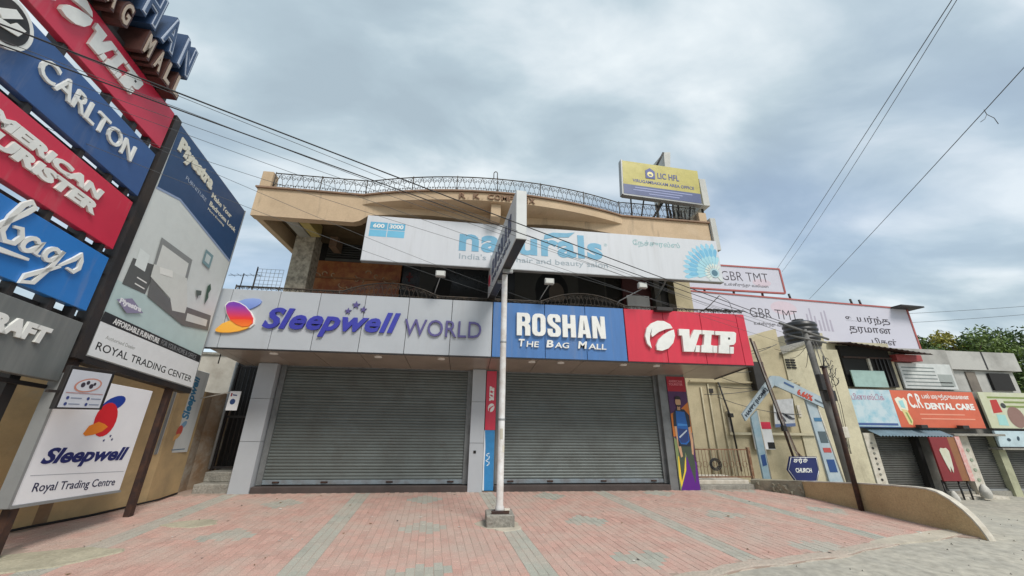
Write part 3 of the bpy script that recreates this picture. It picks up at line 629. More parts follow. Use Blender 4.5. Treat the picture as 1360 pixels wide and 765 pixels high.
RS = fascia('shop_sign', 'blue fascia sign with raised white bag shop name over the right shutter', [.525, 1.75, 2.74, 3.715], BLUE, DARK)
cx, cz = RS.location.x, RS.location.z
RIM = mat('letter_side', (.42, .42, .40), .4, dirt=.1)
heavy(RS, 'ROSHAN', 1.08 - cx, 3.375 - cz, 3.20 - cx, 3.91 - cz, 0, LETWHITE, .06)
for wd, a, b in (('T', 1.13, 1.27), ('B', 1.77, 1.94), ('M', 2.52, 2.74)): text(RS, wd, a - cx, 3.125 - cz, b - cx, 3.295 - cz, 0, LETWHITE, .035, bold=.03, slant=.12, name='letter')
for wd, a, b in (('HE', 1.31, 1.60), ('AG', 1.97, 2.31), ('ALL', 2.77, 3.20)): text(RS, wd, a - cx, 3.12 - cz, b - cx, 3.25 - cz, 0, LETWHITE, .035, bold=.012, slant=.08, split=True)
VS = fascia('shop_sign', 'red fascia sign with white ball emblem and slab letters, right of the blue one', [3.725, 4.725, 5.71, 6.70, 6.93], RED, mat('dark_red', (.12, .01, .015), .5, dirt=.1))
cx, cz = VS.location.x, VS.location.z
vip(VS, 5.05 - cx, 3.13 - cz, 6.56 - cx, 3.69 - cz, 0, LETWHITE, .07); ball(VS, 4.18 - cx, 3.14 - cz, 4.94 - cx, 3.88 - cz, 0, LETWHITE, .06)

# posters on the shop columns
pt = thing('column_poster', 'narrow red and blue luggage poster beside the middle column', 'poster', (.63, 9.31, 0))
MB().box(-.13, .12, 0, .03, 1.31, 2.70).build('red_board', BRED, pt, local=True); MB().box(-.14, .11, .002, .03, .02, 1.305).build('blue_board', mat('poster_blue', (.03, .22, .48), .4, dirt=.15, dscale=6), pt, local=True)
vip(pt, -.05, 1.98, .07, 2.33, 0, LETWHITE, .006, turn=True); ball(pt, -.075, 1.72, .085, 1.92, 0, LETWHITE, .006)
it = [([(-.14, .02), (-.10, .02), (-.115, .5), (-.10, .9), (-.125, 1.3), (-.14, 1.3)], 'd8dde0')]
for i in range(7): it.append((ell(-.03 + .03 * math.sin(i * 2.1), .55 + i * .04, .035, .012, .6 + i), 'c9dbe6'))
print_art(pt, it[:1], 0, 'white_edge'); 
for q in it[1:]: print_art(pt, [q], 0, 'scribble')
pp = thing('column_poster', 'tall purple and orange poster of a person with blue backpack on right column', 'poster', (5.54, 9.275, 0))
MB().box(-.26, .26, .0, .022, .0, 2.69).build('poster_board', ink('4a2352'), pp, local=True)
def q_(P): return [(x - 5.54, z) for x, z in P]
art = [('red_heading', q_([(5.28, 2.31), (5.80, 2.31), (5.80, 2.69), (5.28, 2.69)]), 'a3122a'), ('orange_field', q_([(5.28, 1.2), (5.80, 1.3), (5.80, 2.05), (5.55, 1.85), (5.28, 1.75)]), 'c8742a'),
       ('orange_field', q_([(5.28, .0), (5.5, .0), (5.6, .9), (5.28, 1.2)]), '7c8a5a'), ('yellow_stripe', q_([(5.29, .3), (5.33, .75), (5.53, .72), (5.50, .45), (5.32, .06)]), 'e0c23a'),
       ('purple_field', q_([(5.30, .0), (5.80, .0), (5.80, .62), (5.55, .75), (5.50, .42)]), '5a1a80'),
       ('legs', q_([(5.36, 1.0), (5.72, 1.0), (5.76, .55), (5.70, .15), (5.62, .5), (5.54, .85), (5.44, .4), (5.35, .2)]), '3f4c3e'),
       ('arm', q_([(5.33, 1.55), (5.39, 1.5), (5.44, 1.0), (5.46, .75), (5.41, .72), (5.36, 1.0)]), 'c39a78'), ('arm', q_([(5.70, 1.5), (5.76, 1.5), (5.79, 1.1), (5.75, .78), (5.71, .80), (5.72, 1.1)]), 'c39a78'),
       ('shirt', q_([(5.34, 1.75), (5.45, 1.88), (5.66, 1.86), (5.78, 1.72), (5.78, 1.45), (5.70, 1.42), (5.70, .98), (5.38, .98), (5.40, 1.45), (5.32, 1.45)]), '1d2838'),
       ('backpack', q_([(5.42, 1.82), (5.66, 1.80), (5.70, 1.40), (5.69, 1.10), (5.60, 1.02), (5.45, 1.03), (5.40, 1.15), (5.40, 1.5)]), '1f5fa8'), ('backpack_pocket', q_([(5.43, 1.52), (5.68, 1.50), (5.68, 1.46), (5.42, 1.46)]), '3f86cc'),
       ('backpack_pocket', q_([(5.42, 1.40), (5.68, 1.38), (5.67, 1.12), (5.58, 1.06), (5.46, 1.06), (5.42, 1.14)]), '243a72'), ('strap', q_([(5.42, 1.2), (5.44, 1.17), (5.66, 1.34), (5.65, 1.37)]), 'b8c2cc'),
       ('neck', q_([(5.47, 1.84), (5.55, 1.84), (5.56, 1.95), (5.47, 1.95)]), 'b08764'), ('face', q_(ell(5.515, 2.04, .075, .12)), 'bd9470'), ('hair', q_(ell(5.52, 2.12, .082, .075, 0, 14, -10, 190)), '241a16'), ('beard', q_(ell(5.515, 1.97, .06, .05, 0, 12, 180, 360)), '3a2a22')]
for i, (n_, P, c) in enumerate(art): print_art(pp, [(P, c)], -.0012 * i, n_)
text(pp, 'AMERICAN\nTOURISTER', -.21, 2.46, .18, 2.60, -.004, ink('e08a94'), .003, bold=.02)

# ================================================================== NATURALS BOARD, ROOF SIGNS, FLOODLIGHTS
NB = thing('sign_board', 'long white salon board with pale blue lettering and flower under the roof edge', 'sign', (1.9, 7.89, 4.94))
MB().box(-2.56, 6.40, 7.89, 8.02, 4.94, 6.11, .006).build('board', WHITE, NB)
MB().box(-2.56, 6.40, 7.885, 8.03, 4.925, 4.94).build('lower_edge', GREYM, NB)
MB().tube([(-2.0, 8.02, 5.9), (-2.0, 8.3, 6.1)], .02, 6).build('bracket', DARK, NB); MB().tube([(5.0, 8.02, 5.1), (5.3, 9.3, 4.9)], .03, 6).build('bracket', GREYM, NB); MB().tube([(2.2, 8.02, 5.9), (2.2, 8.15, 6.2)], .02, 6).build('bracket', DARK, NB)
cx, cz = 1.9, 4.94
NBL = mat('salon_blue', (.15, .38, .54), .45, dirt=.1, dscale=5); NGR = mat('salon_grey', (.30, .36, .40), .5, dirt=.08, dscale=5); NGN = mat('salon_teal', (.28, .45, .46), .5, dirt=.08, dscale=5)
text(NB, 'naturals', -.36 - cx, 5.33 - cz, 3.22 - cx, 5.98 - cz, 0, NBL, .006, bold=.034, split=True, space=1.06)
MB().prism(rel(NB, [(1.72, 5.80), (2.0, 5.87), (2.36, 5.90), (2.52, 6.05), (2.3, 6.01), (1.95, 6.0), (1.74, 5.92)]), -.008, 0).build('accent_stroke', NBL, NB, local=True)
text(NB, "India's No.1 hair and beauty salon", -.34 - cx, 5.08 - cz, 3.33 - cx, 5.27 - cz, 0, NGR, .003, bold=.004)
text(NB, 'ேநச்சுரல்ஸ்', 4.05 - cx, 5.76 - cz, 5.34 - cx, 5.98 - cz, 0, NGN, .003, bold=.01)
text(NB, '®', 3.27 - cx, 5.72 - cz, 3.36 - cx, 5.80 - cz, 0, NGN, .002)
for i, (a, b, z0, z1, c) in enumerate(((-2.47, -2.075, 5.75, 5.94, '5fa6c6'), (-2.055, -1.66, 5.75, 5.93, '5fa6c6'), (-2.47, -2.075, 5.56, 5.735, '6fb6d4'), (-2.055, -1.66, 5.56, 5.735, '6fb6d4'))): print_art(NB, [(rel(NB, [(a, z0), (b, z0), (b, z1), (a, z1)]), c)], 0, 'phone_box')
text(NB, '600', -2.40 - cx, 5.79 - cz, -2.14 - cx, 5.90 - cz, -.003, LETWHITE, .003, bold=.03); text(NB, '3000', -2.02 - cx, 5.79 - cz, -1.70 - cx, 5.90 - cz, -.003, LETWHITE, .003, bold=.03)
fx, fz = 6.18, 5.17
for ring, (n_, r0, r1, w_, c) in enumerate(((34, .35, .86, .055, '8fc3d8'), (30, .3, .72, .05, '6fb0cf'), (26, .2, .5, .05, '9fcbd6'), (18, .1, .27, .03, 'cfd9d2'))):
    for i in range(n_):
        a = 2 * math.pi * (i + .5 * (ring % 2)) / n_; ca, sa = math.cos(a), math.sin(a)
        P = [(fx + ca * r0 - sa * w_ * .4, fz + sa * r0 + ca * w_ * .4), (fx + ca * r0 + sa * w_ * .4, fz + sa * r0 - ca * w_ * .4), (fx + ca * r1 * .9 + sa * w_, fz + sa * r1 * .9 - ca * w_), (fx + ca * r1, fz + sa * r1), (fx + ca * r1 * .9 - sa * w_, fz + sa * r1 * .9 + ca * w_)]
        if all(5.2 < x < 6.395 and 4.95 < z < 6.10 for x, z in P): print_art(NB, [(rel(NB, P), c)], -.002 * ring, 'petal')
print_art(NB, [(rel(NB, ell(fx, fz, .13, .13)), 'a9c6cc'), (rel(NB, ell(fx, fz, .085, .085)), '4d7384')], -.009, 'flower_eye')

LS = thing('roof_sign', 'tilted yellow and blue office sign on the roof corner', 'sign', (5.15, 8.05, 7.36), 0)
LS.rotation_euler = (0, R(3.0), 0); WM[LS] = Matrix.Translation(LS.location) @ LS.rotation_euler.to_matrix().to_4x4()
MB().box(-1.14, 1.16, -.02, .10, .04, 1.17, .006).build('board', mat('sign_olive', (.46, .40, .09), .45, dirt=.15, dscale=3), LS, local=True)
MB().box(-1.13, 1.15, -.026, -.0205, .05, .37).build('blue_strip', mat('sign_blue', (.06, .085, .20), .45, dirt=.15), LS, local=True)
MB().box(-1.18, -1.14, -.03, .13, .02, 1.19).build('frame_edge', GREYM, LS, local=True); MB().box(-1.14, 1.18, -.03, .13, .0, .04).build('frame_edge', GREYM, LS, local=True)
LI = mat('lic_ink', (.05, .07, .25), .5, dirt=.05)
MB().prism([(-.46, .66), (-.18, .66), (-.18, .92), (-.32, 1.02), (-.46, .92)], -.03, -.0205).build('house_emblem', LI, LS, local=True); print_art(LS, [(ell(-.32, .80, .09, .09), 'e8dc9a'), (ell(-.32, .78, .05, .03), '3b4a8c')], -.03, 'emblem_mark')
text(LS, 'LIC HFL', -.10, .70, .55, .90, -.0205, LI, .006, bold=.01); text(LS, 'VIRUGAMBAKKAM AREA OFFICE', -.85, .48, .98, .58, -.0205, LI, .004, bold=.012)
for a_, b_, z_ in ((-.8, .9, .28), (-.85, .6, .20), (-.4, .5, .12)): print_art(LS, [([(a_, z_), (b_, z_), (b_, z_ + .03), (a_, z_ + .03)], '8f97bd')], -.026, 'small_print_line')
for (x0, y0, x1, y1, z1) in ((4.3, 8.25, 4.3, 8.2, 7.5), (4.55, 8.25, 4.7, 8.2, 7.5), (4.85, 8.3, 5.3, 8.2, 7.55), (5.0, 9.2, 5.6, 8.2, 7.9), (5.55, 8.3, 5.55, 8.2, 7.5), (5.75, 8.3, 5.7, 8.2, 7.5), (6.0, 8.3, 6.1, 8.2, 7.5), (6.15, 9.3, 5.4, 8.2, 7.8)):
    MB().tube([(x0, y0, 6.78), (x1, y1, z1)], .022, 5).build('strut', DARK, LS)
rb = thing('roof_sign', 'narrow grey board end standing up behind the yellow roof sign', 'sign', (5.75, 8.5, 6.79))
MB().add([(5.52, 8.3, 8.1), (5.84, 9.6, 8.1), (5.84, 9.6, 9.7), (5.58, 8.3, 9.27), (5.62, 8.3, 8.1), (5.94, 9.6, 8.1), (5.94, 9.6, 9.7), (5.80, 8.3, 9.3)], [(0, 1, 2, 3), (4, 7, 6, 5), (0, 3, 7, 4), (1, 5, 6, 2), (3, 2, 6, 7), (0, 4, 5, 1)]).build('board', mat('board_grey', (.48, .48, .45), .5, dirt=.15), rb)
MB().tube([(5.56, 8.28, 9.25), (5.2, 8.9, 8.4)], .03, 5).build('brace', DARK, rb); MB().tube([(5.6, 8.6, 6.79), (5.6, 8.6, 8.2)], .03, 5).build('leg', DARK, rb); MB().tube([(5.8, 9.4, 6.79), (5.8, 9.4, 8.2)], .03, 5).build('leg', DARK, rb)
rb = thing('roof_sign', 'upright grey board end at the right of the yellow roof sign', 'sign', (6.48, 8.3, 6.79))
MB().box(6.42, 6.62, 8.1, 9.6, 7.35, 8.26, .006).build('board', MATS['board_grey'], rb); MB().tube([(6.5, 8.3, 6.79), (6.5, 8.3, 7.36)], .03, 6).build('leg', DARK, rb); MB().tube([(6.5, 9.3, 6.79), (6.5, 9.3, 7.36)], .03, 6).build('leg', DARK, rb)
rb = thing('wall_sign', 'grey board end fixed to the right roof edge above the long white board', 'sign', (6.53, 8.3, 5.9))
MB().box(6.46, 6.62, 8.02, 9.3, 5.92, 6.9, .006).build('board', MATS['board_grey'], rb); MB().box(6.43, 6.46, 8.3, 8.36, 6.3, 6.4).build('bracket', DARK, rb)
def flood(x0, z0, x1, z1, label):
    t = thing('floodlight', label, 'floodlight', (x0, 8.16, z0), group='floodlights on the balcony rail')
    MB().tube([(x0, 8.2, z0), (x0 + .02, 8.1, z0 + .05), (x1, 7.75, z1 - .02)], .012, 6).build('arm', GREYM, t)
    h = MB(); h.box(x1 - .11, x1 + .11, 7.70, 7.80, z1 - .02, z1 + .12, .012); hd = h.build('lamp_head', mat('lamp_grey', (.42, .42, .40), .4, dirt=.2), t)
    MB().box(x1 - .085, x1 + .085, 7.692, 7.70, z1, z1 + .10).build('lens', mat('lamp_glass', (.62, .62, .58), .15, dirt=.1), hd)
flood(-.86, 4.3, -.72, 4.60, 'small floodlight on a thin arm above the blue mattress lettering'); flood(1.66, 4.3, 1.80, 4.57, 'small floodlight on a thin arm just right of the white sign pole'); flood(3.62, 4.3, 4.10, 4.60, 'small floodlight on a thin arm above the joint of blue and red signs')
fl = thing('floodlight', 'dark floodlight lying on top of the red fascia sign', 'floodlight', (4.72, 8.05, 4.155)); MB().box(4.50, 4.92, 7.92, 8.08, 4.10, 4.20, .012).build('housing', DARK, fl); MB().tube([(4.7, 8.08, 4.16), (4.7, 8.24, 4.2)], .015, 6).build('bracket', DARK, fl)
an = thing('wire_mesh_panel', 'small square wire mesh panel above the left end of the grey sign', 'mesh panel', (-5.0, 9.0, 4.1))
for i in range(7): MB().tube([(-5.3 + i * .1, 9.0, 4.5), (-5.3 + i * .1, 9.0, 5.0)], .005, 4).build('wire', GREYM, an)
for i in range(6): MB().tube([(-5.3, 9.0, 4.5 + i * .1), (-4.7, 9.0, 4.5 + i * .1)], .005, 4).build('wire', GREYM, an)
MB().tube([(-5.32, 9.0, 4.1), (-5.32, 9.0, 5.05)], .014, 6).build('pole', DARK, an)
ar = thing('antenna', 'thin television antenna behind the left end of the grey sign', 'antenna', (-5.9, 9.4, 4.1))
MB().tube([(-5.85, 9.4, 2.7), (-5.85, 9.4, 5.0)], .012, 6).build('pole', DARK, ar); MB().tube([(-6.2, 9.4, 4.93), (-5.4, 9.4, 4.98)], .007, 5).build('boom', DARK, ar)
for i in range(5): MB().tube([(-6.1 + i * .15, 9.3, 4.94 + i * .01), (-6.1 + i * .15, 9.5, 4.94 + i * .01)], .005, 4).build('element', DARK, ar)

# ================================================================== CENTRE SIGN POLE
cp = thing('pole_sign', 'white steel pole on concrete plinth carrying a double sided grey sign box', 'sign', (.64, 6.62, 0))
PX, PY = .64, 6.62
MB().box(.42, .86, 6.42, 6.82, -.02, .17, .012).build('plinth', CONC, cp)
pb = MB().box(.55, .73, 6.53, 6.71, .17, .19).build('base_plate', RUST, cp)
MB().box(.50, .78, 6.48, 6.52, .17, .215, .006).build('base_angle', RUST, cp); MB().box(.70, .79, 6.47, 6.52, .216, .245, .006).build('bolt_block', CAPW, cp)
MB().lathe([(.072, .19), (.072, .24), (.058, .27), (.056, 2.0), (.055, 4.30)], PX, PY, 20).build('pole', POLEW, cp)
BA = R(4.74); BM = Matrix.Translation((.50, 6.62, 0)) @ Matrix.Rotation(BA, 4, 'Z')
mbx = MB().box(.02, .20, -1.57, 1.57, 4.27, 5.18, .008); mbx.v = [tuple(BM @ Vector(v)) for v in mbx.v]
bx_ = mbx.build('sign_box', mat('box_grey', (.56, .57, .56), .4, dirt=.12, dscale=1.5), cp)
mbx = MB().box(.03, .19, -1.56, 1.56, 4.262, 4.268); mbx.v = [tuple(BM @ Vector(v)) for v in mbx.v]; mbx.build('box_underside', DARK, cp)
for yy in (-.3, .3): 
    mbx = MB().box(.05, .24, yy - .03, yy + .03, 4.2, 4.262); mbx.v = [tuple(BM @ Vector(v)) for v in mbx.v]; mbx.build('bracket', GREYM, cp)
sbx = thing('x', None, None, (0, 0, 0)); WM.pop(sbx)   # frame of the left face, used only to place its lettering
FN = mat('faded_navy', (.07, .08, .14), .5, dirt=.2)
tmp = heavy(sbx, 'ROSHAN', .62, .34, 2.75, .68, 0, FN, .012, .12) + text(sbx, 'THE BAG MALL', .66, .15, 2.7, .26, 0, FN, .01, bold=.01, split=True)
CI = WM[cp].inverted() @ BM @ Matrix.Translation((.02, 1.57, 4.27)) @ Matrix.Rotation(R(-90), 4, 'Z')
for o in tmp:
    o.data.transform(CI); o.parent = cp
P = ell(.24, .36, .12, .14); m_ = MB().prism(P, -.012, 0); m_.v = [tuple(CI @ Vector(v)) for v in m_.v]; m_.build('red_emblem', BRED, cp, local=True)
bpy.data.objects.remove(sbx)

# ================================================================== LEFT: SIGN PYLON AND BOARDS BESIDE THE FORECOURT
LA = R(94.57); LO = Vector((-5.3, 8.0, 0)); LD = Vector((math.cos(LA), math.sin(LA), 0)); LN = Vector((math.sin(LA), -math.cos(LA), 0))   # along the boards, and towards the forecourt
def lthing(name, label, cat, u, off=0., z=0.):
    p = LO + LD * u + LN * off + Vector((0, 0, z)); return thing(name, label, cat, p, LA)
K = -.082
def board(name, label, u0, u1, z0, z1, m, off=0., depth=.10, k=K, edge=None, cat='sign'):
    """origin at the lower right corner; local x runs from -(u1-u0) to 0; boards follow the slope of their rails"""
    t = lthing(name, label, cat, u1, off, z0)
    MB().box(u0 - u1, 0, 0, depth, 0, z1 - z0, .006).shear(k).build('panel', m, t, local=True)
    return t
UE = -2.69
# steel frame
py = lthing('sign_pylon', 'tall dark steel frame carrying the stack of brand boards at the left', 'frame', -3.6, -.2)
def lbox(t, u0, u1, o0, o1, z0, z1, name, m, k=0.):
    b = MB(); vs = []
    for z in (z0, z1):
        for o in (o0, o1):
            for u in (u0, u1):
                p = LO + LD * u + LN * o; vs.append((p.x, p.y, z + k * (u - UE)))
    b.add(vs, [(0, 2, 3, 1), (4, 5, 7, 6), (0, 1, 5, 4), (2, 6, 7, 3), (0, 4, 6, 2), (1, 3, 7, 5)]); return b.build(name, m, t)
for u in (-3.02, -4.2, -5.6): lbox(py, u - .06, u + .06, -.30, -.16, -.03, 6.6, 'post', DARK)
for z in (6.37, 5.48, 4.60, 3.68, 2.74, 1.86): lbox(py, -6.0, -2.62, -.16, -.115, z, z + .045, 'rail', DARK, K)
for z in (5.50, 4.58, 3.68, 2.76):
    for u in (-2.86, -3.16, -3.62, -4.3): lbox(py, u - .03, u + .03, -.12, -.02, z - .06, z + .14, 'clamp', DARK, K)
for z in (6.1, 5.2, 4.3, 3.4, 2.5): lbox(py, -2.69, -2.55, -.09, -.06, z, z + .03, 'tie', DARK, K)
S1 = board('brand_board', 'top red brand board with white ball emblem and slab letters on the pylon', -6.0, -2.66, 5.585, 6.30, BRED)
vip(S1, -1.54, .22, -.70, .56, -.002, LETWHITE, .032, k=K); ball(S1, -2.06, .22, -1.60, .64, -.002, LETWHITE, .045, k=K)
S2 = board('brand_board', 'navy brand board with white serif lettering under the top red board', -6.0, UE, 4.665, 5.44, BNAVY)
text(S2, 'CARLTON', -1.75, .325, -.35, .585, -.002, LETWHITE, .028, bold=.012, k=K, split=True)
for a_, b_, m_, d_ in ((.245, .275, LETWHITE, .05), (.20, .23, DARK, .055)): MB().prism(ell(-2.17, .50, a_, b_, 0, 32), -.002 - d_, -.002).shear(K).build('emblem_ring', m_, S2, local=True)
MB().prism([(-2.31, .42), (-2.26, .36), (-2.06, .44), (-2.03, .56), (-2.12, .55), (-2.15, .48)], -.075, -.06).shear(K).build('emblem', LETWHITE, S2, local=True); MB().prism([(-2.30, .50), (-2.18, .66), (-2.10, .64), (-2.22, .46)], -.075, -.06).shear(K).build('emblem', LETWHITE, S2, local=True)
S3 = board('brand_board', 'second red brand board with two rows of white block letters', -6.0, -2.72, 3.765, 4.54, BRED)
text(S3, 'AMERICAN', -2.12, .445, -.48, .60, -.002, LETWHITE, .028, bold=.06, slant=.15, k=K, split=True); text(S3, 'TOURISTER', -2.25, .235, -.475, .405, -.002, LETWHITE, .028, bold=.06, slant=.15, k=K, split=True)
S4 = board('brand_board', 'bright blue brand board with white script lettering and underline', -6.0, -2.72, 2.855, 3.63, BBLUE)
# script lettering drawn as strokes
def stroke(t, pts, w_, name='script_letter', d=.028):
    vs = []; n = len(pts)
    for i, (x, z) in enumerate(pts):
        a, b = pts[max(i - 1, 0)], pts[min(i + 1, n - 1)]; dx_, dz_ = b[0] - a[0], b[1] - a[1]; L = math.hypot(dx_, dz_) or 1
        ww = w_ * (.55 if i in (0, n - 1) else 1); nx, nz = -dz_ / L * ww, dx_ / L * ww; vs.append(((x + nx, z + nz), (x - nx, z - nz)))
    m_ = MB()
    for (a, b), (c, e_) in zip(vs[:-1], vs[1:]): m_.prism([a, c, e_, b], -.002 - d, -.002)
    m_.shear(K).build(name, LETWHITE, t, local=True)
def arcp(cx, cz, a, b, t0, t1, n=14, sl=.3): return [(cx + a * math.cos(R(t0 + (t1 - t0) * i / n)) + sl * b * math.sin(R(t0 + (t1 - t0) * i / n)), cz + b * math.sin(R(t0 + (t1 - t0) * i / n))) for i in range(n + 1)]
stroke(S4, [(-1.42, .30), (-1.30, .50), (-1.16, .72), (-1.11, .82), (-1.16, .86), (-1.22, .78), (-1.27, .60), (-1.28, .42), (-1.22, .34), (-1.13, .36), (-1.09, .46), (-1.13, .54), (-1.20, .52)], .026)
stroke(S4, arcp(-.98, .43, .065, .085, 30, 340) + [(-.87, .52), (-.90, .36), (-.84, .36)], .024)
stroke(S4, arcp(-.73, .44, .062, .082, 30, 340) + [(-.62, .54), (-.68, .30), (-.78, .06), (-.90, .02), (-.88, .10), (-.72, .24), (-.58, .36)], .024)
stroke(S4, [(-.60, .36), (-.46, .52), (-.40, .62), (-.37, .54), (-.36, .44), (-.41, .37), (-.50, .38)], .024)
stroke(S4, [(-1.95, .30), (-1.80, .55), (-1.70, .62), (-1.66, .50), (-1.76, .38), (-1.62, .36), (-1.50, .52), (-1.44, .40)], .024); stroke(S4, [(-2.1, .12), (-1.6, .20), (-1.2, .24), (-.93, .27)], .026, 'underline')
S5 = board('brand_board', 'grey streaked brand board with white block letters, lowest on the pylon', -6.0, -2.69, 1.945, 2.70, BGREY)
text(S5, 'CRAFT', -1.20, .36, -.37, .56, -.002, LETWHITE, .028, bold=.06, slant=.12, k=K, split=True)
# three dimensional letters on top
NAVY = mat('letter_navy', (.035, .07, .15), .4, dirt=.12, dscale=5); OUT = mat('letter_outline', (.50, .56, .66), .4, dirt=.1); BRN = mat('letter_maroon', (.075, .028, .022), .5, dirt=.2, dscale=6); OUTB = mat('letter_tan', (.42, .34, .27), .5, dirt=.1)
T3 = lthing('letter_sign', 'large navy and maroon box letters standing on top of the sign pylon', 'sign', -2.95, .2, 6.25)
lbox(T3, -6.0, -2.9, -.35, .0, 6.28, 6.36, 'base_rail', DARK, K)
lbox(T3, -6.0, -2.93, -.42, -.36, 6.3, 7.2, 'back_frame', RUST, K)
for i, ch in enumerate('ROSHAN'):
    x1 = -.02 - (5 - i) * .385; x0 = x1 - .30
    for bo, dp, m_, off_ in ((.085, .42, NAVY, .42), (.035, .012, OUT, .012), (.0, .012, NAVY, .020)):
        g = .0 if bo > .05 else (.025 if m_ is OUT else .05)
        o = text(T3, ch, x0 + g, .50 + g, x1 - g, 1.12 - g, (.40) if bo > .05 else -.02 - (.0 if m_ is OUT else .008), m_, dp, bold=bo, k=K)
        o[0].name = 'box_letter' if bo > .05 else 'letter_face'
for i, ch in enumerate('THE BAG MALL'):
    if ch == ' ': continue
    x1 = -.02 - (11 - i) * .215; x0 = x1 - .17
    for bo, dp, m_, off_ in ((.07, .36, BRN, .36), (.02, .012, OUTB, .0)):
        g = .0 if bo > .05 else .03
        o = text(T3, ch, x0 + g, .06 + g, x1 - g, .46 - g, 0 if bo < .05 else .0 + .36, m_, dp if bo < .05 else .36, bold=bo, k=K)
        o[0].name = 'box_letter' if bo > .05 else 'letter_face'
# furniture billboard
PK = -.108
PB = lthing('billboard', 'tall furniture billboard with a printed bedroom, right of the brand boards', 'billboard', -.07, 0, 2.04)
PU, PZ = -.07, 2.04
MB().box(-2.43, 0, .0, .14, .0, 3.96, .004).shear(PK).build('panel', WHITE, PB, local=True)
MB().box(-2.57, -2.43, -.02, .16, -.06, 3.98).shear(PK).build('frame_side', DARK, PB, local=True); MB().box(-2.43, .02, -.012, .16, -.09, 0).shear(PK).build('frame_bottom', DARK, PB, local=True); MB().box(-.0, .025, -.008, .15, .0, 3.97).shear(PK).build('frame_side', GREYM, PB, local=True)
def pq(P): return [(u - PU, z - PZ) for u, z in P]
art = [('grey_field', [(-2.50, 2.31), (-.07, 2.05), (-.07, 5.98), (-2.50, 6.24)], 'd3d8d5'), ('floor_field', [(-2.49, 2.93), (-.08, 2.68), (-.08, 3.25), (-.95, 3.14), (-1.9, 3.36), (-2.49, 3.40)], 'b9cdcb'),
       ('blue_field', [(-2.45, 5.0), (-1.93, 5.12), (-.08, 4.76), (-.075, 5.99), (-2.48, 6.24)], '2c4a70'), ('roof_line', [(-2.46, 4.97), (-1.93, 5.08), (-.08, 4.71), (-.08, 4.76), (-1.93, 5.12), (-2.46, 5.01)], '8fa0bd'),
       ('dresser', [(-2.37, 3.79), (-2.38, 3.37), (-1.92, 3.36), (-1.90, 3.62), (-1.95, 3.85)], '5d5f5e'), ('mirror', [(-2.32, 3.98), (-2.30, 3.70), (-2.08, 3.68), (-2.10, 3.95)], 'dfe5e2'), ('drawer', [(-2.18, 3.56), (-1.97, 3.54), (-1.97, 3.52), (-2.18, 3.54)], 'e6e6e2'), ('drawer', [(-2.18, 3.46), (-1.97, 3.44), (-1.97, 3.42), (-2.18, 3.44)], 'e6e6e2'),
       ('headboard', [(-2.02, 4.32), (-1.96, 3.70), (-1.12, 3.78), (-1.18, 4.28)], '8a8d8c'), ('headboard_panel', [(-1.95, 4.22), (-1.92, 3.80), (-1.2, 3.85), (-1.24, 4.18)], 'd7d9d4'),
       ('bed_base', [(-1.93, 3.64), (-1.87, 3.34), (-.87, 3.10), (-.10, 3.18), (-.16, 3.48), (-.92, 3.44), (-1.4, 3.44)], '6a6b6a'), ('mattress', [(-1.97, 3.86), (-1.95, 3.65), (-1.39, 3.46), (-1.25, 3.28), (-.92, 3.32), (-.93, 3.48), (-1.16, 3.92)], 'd3d5cf'),
       ('foot_panel', [(-.86, 3.34), (-.84, 3.20), (-.21, 3.24), (-.23, 3.37)], 'cfd2cd'), ('pillow', [(-1.85, 3.86), (-1.80, 3.76), (-1.50, 3.80), (-1.55, 3.91)], 'e6e6e0'),
       ('picture', [(-.93, 4.62), (-.92, 4.34), (-.66, 4.31), (-.66, 4.60)], '7d9aa0'), ('picture_inner', [(-.88, 4.56), (-.87, 4.40), (-.72, 4.38), (-.72, 4.54)], 'c4d0cf'), ('plant', [(-.55, 3.98), (-.49, 4.06), (-.42, 3.96), (-.46, 3.86), (-.42, 3.78), (-.48, 3.62), (-.52, 3.80)], '3e5a4a'), ('chair', [(-.84, 3.80), (-.68, 3.84), (-.66, 3.76), (-.74, 3.72), (-.72, 3.66), (-.80, 3.74)], '55605a'),
       ('diamond_badge', [(-2.39, 3.13), (-2.14, 2.99), (-1.84, 3.07), (-2.14, 3.22)], '8d87a2'), ('black_strip', [(-2.49, 2.92), (-.11, 2.67), (-.10, 2.54), (-2.50, 2.78)], '2a2b2d'), ('white_strip', [(-2.495, 2.775), (-.1, 2.535), (-.08, 2.06), (-2.495, 2.315)], 'e4e6e6')]
for i, (n_, P, c) in enumerate(art): print_art(PB, [(pq(P), c)], -.0012 * i, n_)
LI2 = ink('d9d6c6'); BK = ink('1a1a1c')
text(PB, 'Piyestra', -2.37 - PU, 5.68 - PZ, -1.33 - PU, 6.02 - PZ, -.005, LI2, .02, bold=.05, k=PK, kx=-1.85 - PU)
text(PB, 'FURNITURE', -1.98 - PU, 5.46 - PZ, -1.34 - PU, 5.53 - PZ, -.005, ink('9aa6b8'), .003, k=PK, kx=-1.65 - PU)
text(PB, 'Make Your', -1.24 - PU, 5.585 - PZ, -.48 - PU, 5.69 - PZ, -.005, LI2, .003, bold=.02, k=PK * .6, kx=-.85 - PU); text(PB, 'Bedroom Look', -1.22 - PU, 5.40 - PZ, -.2 - PU, 5.50 - PZ, -.005, LI2, .003, bold=.02, k=PK * .6, kx=-.7 - PU); text(PB, 'More Exciting', -1.22 - PU, 5.30 - PZ, -.62 - PU, 5.36 - PZ, -.005, LI2, .003, k=PK * .6, kx=-.9 - PU)
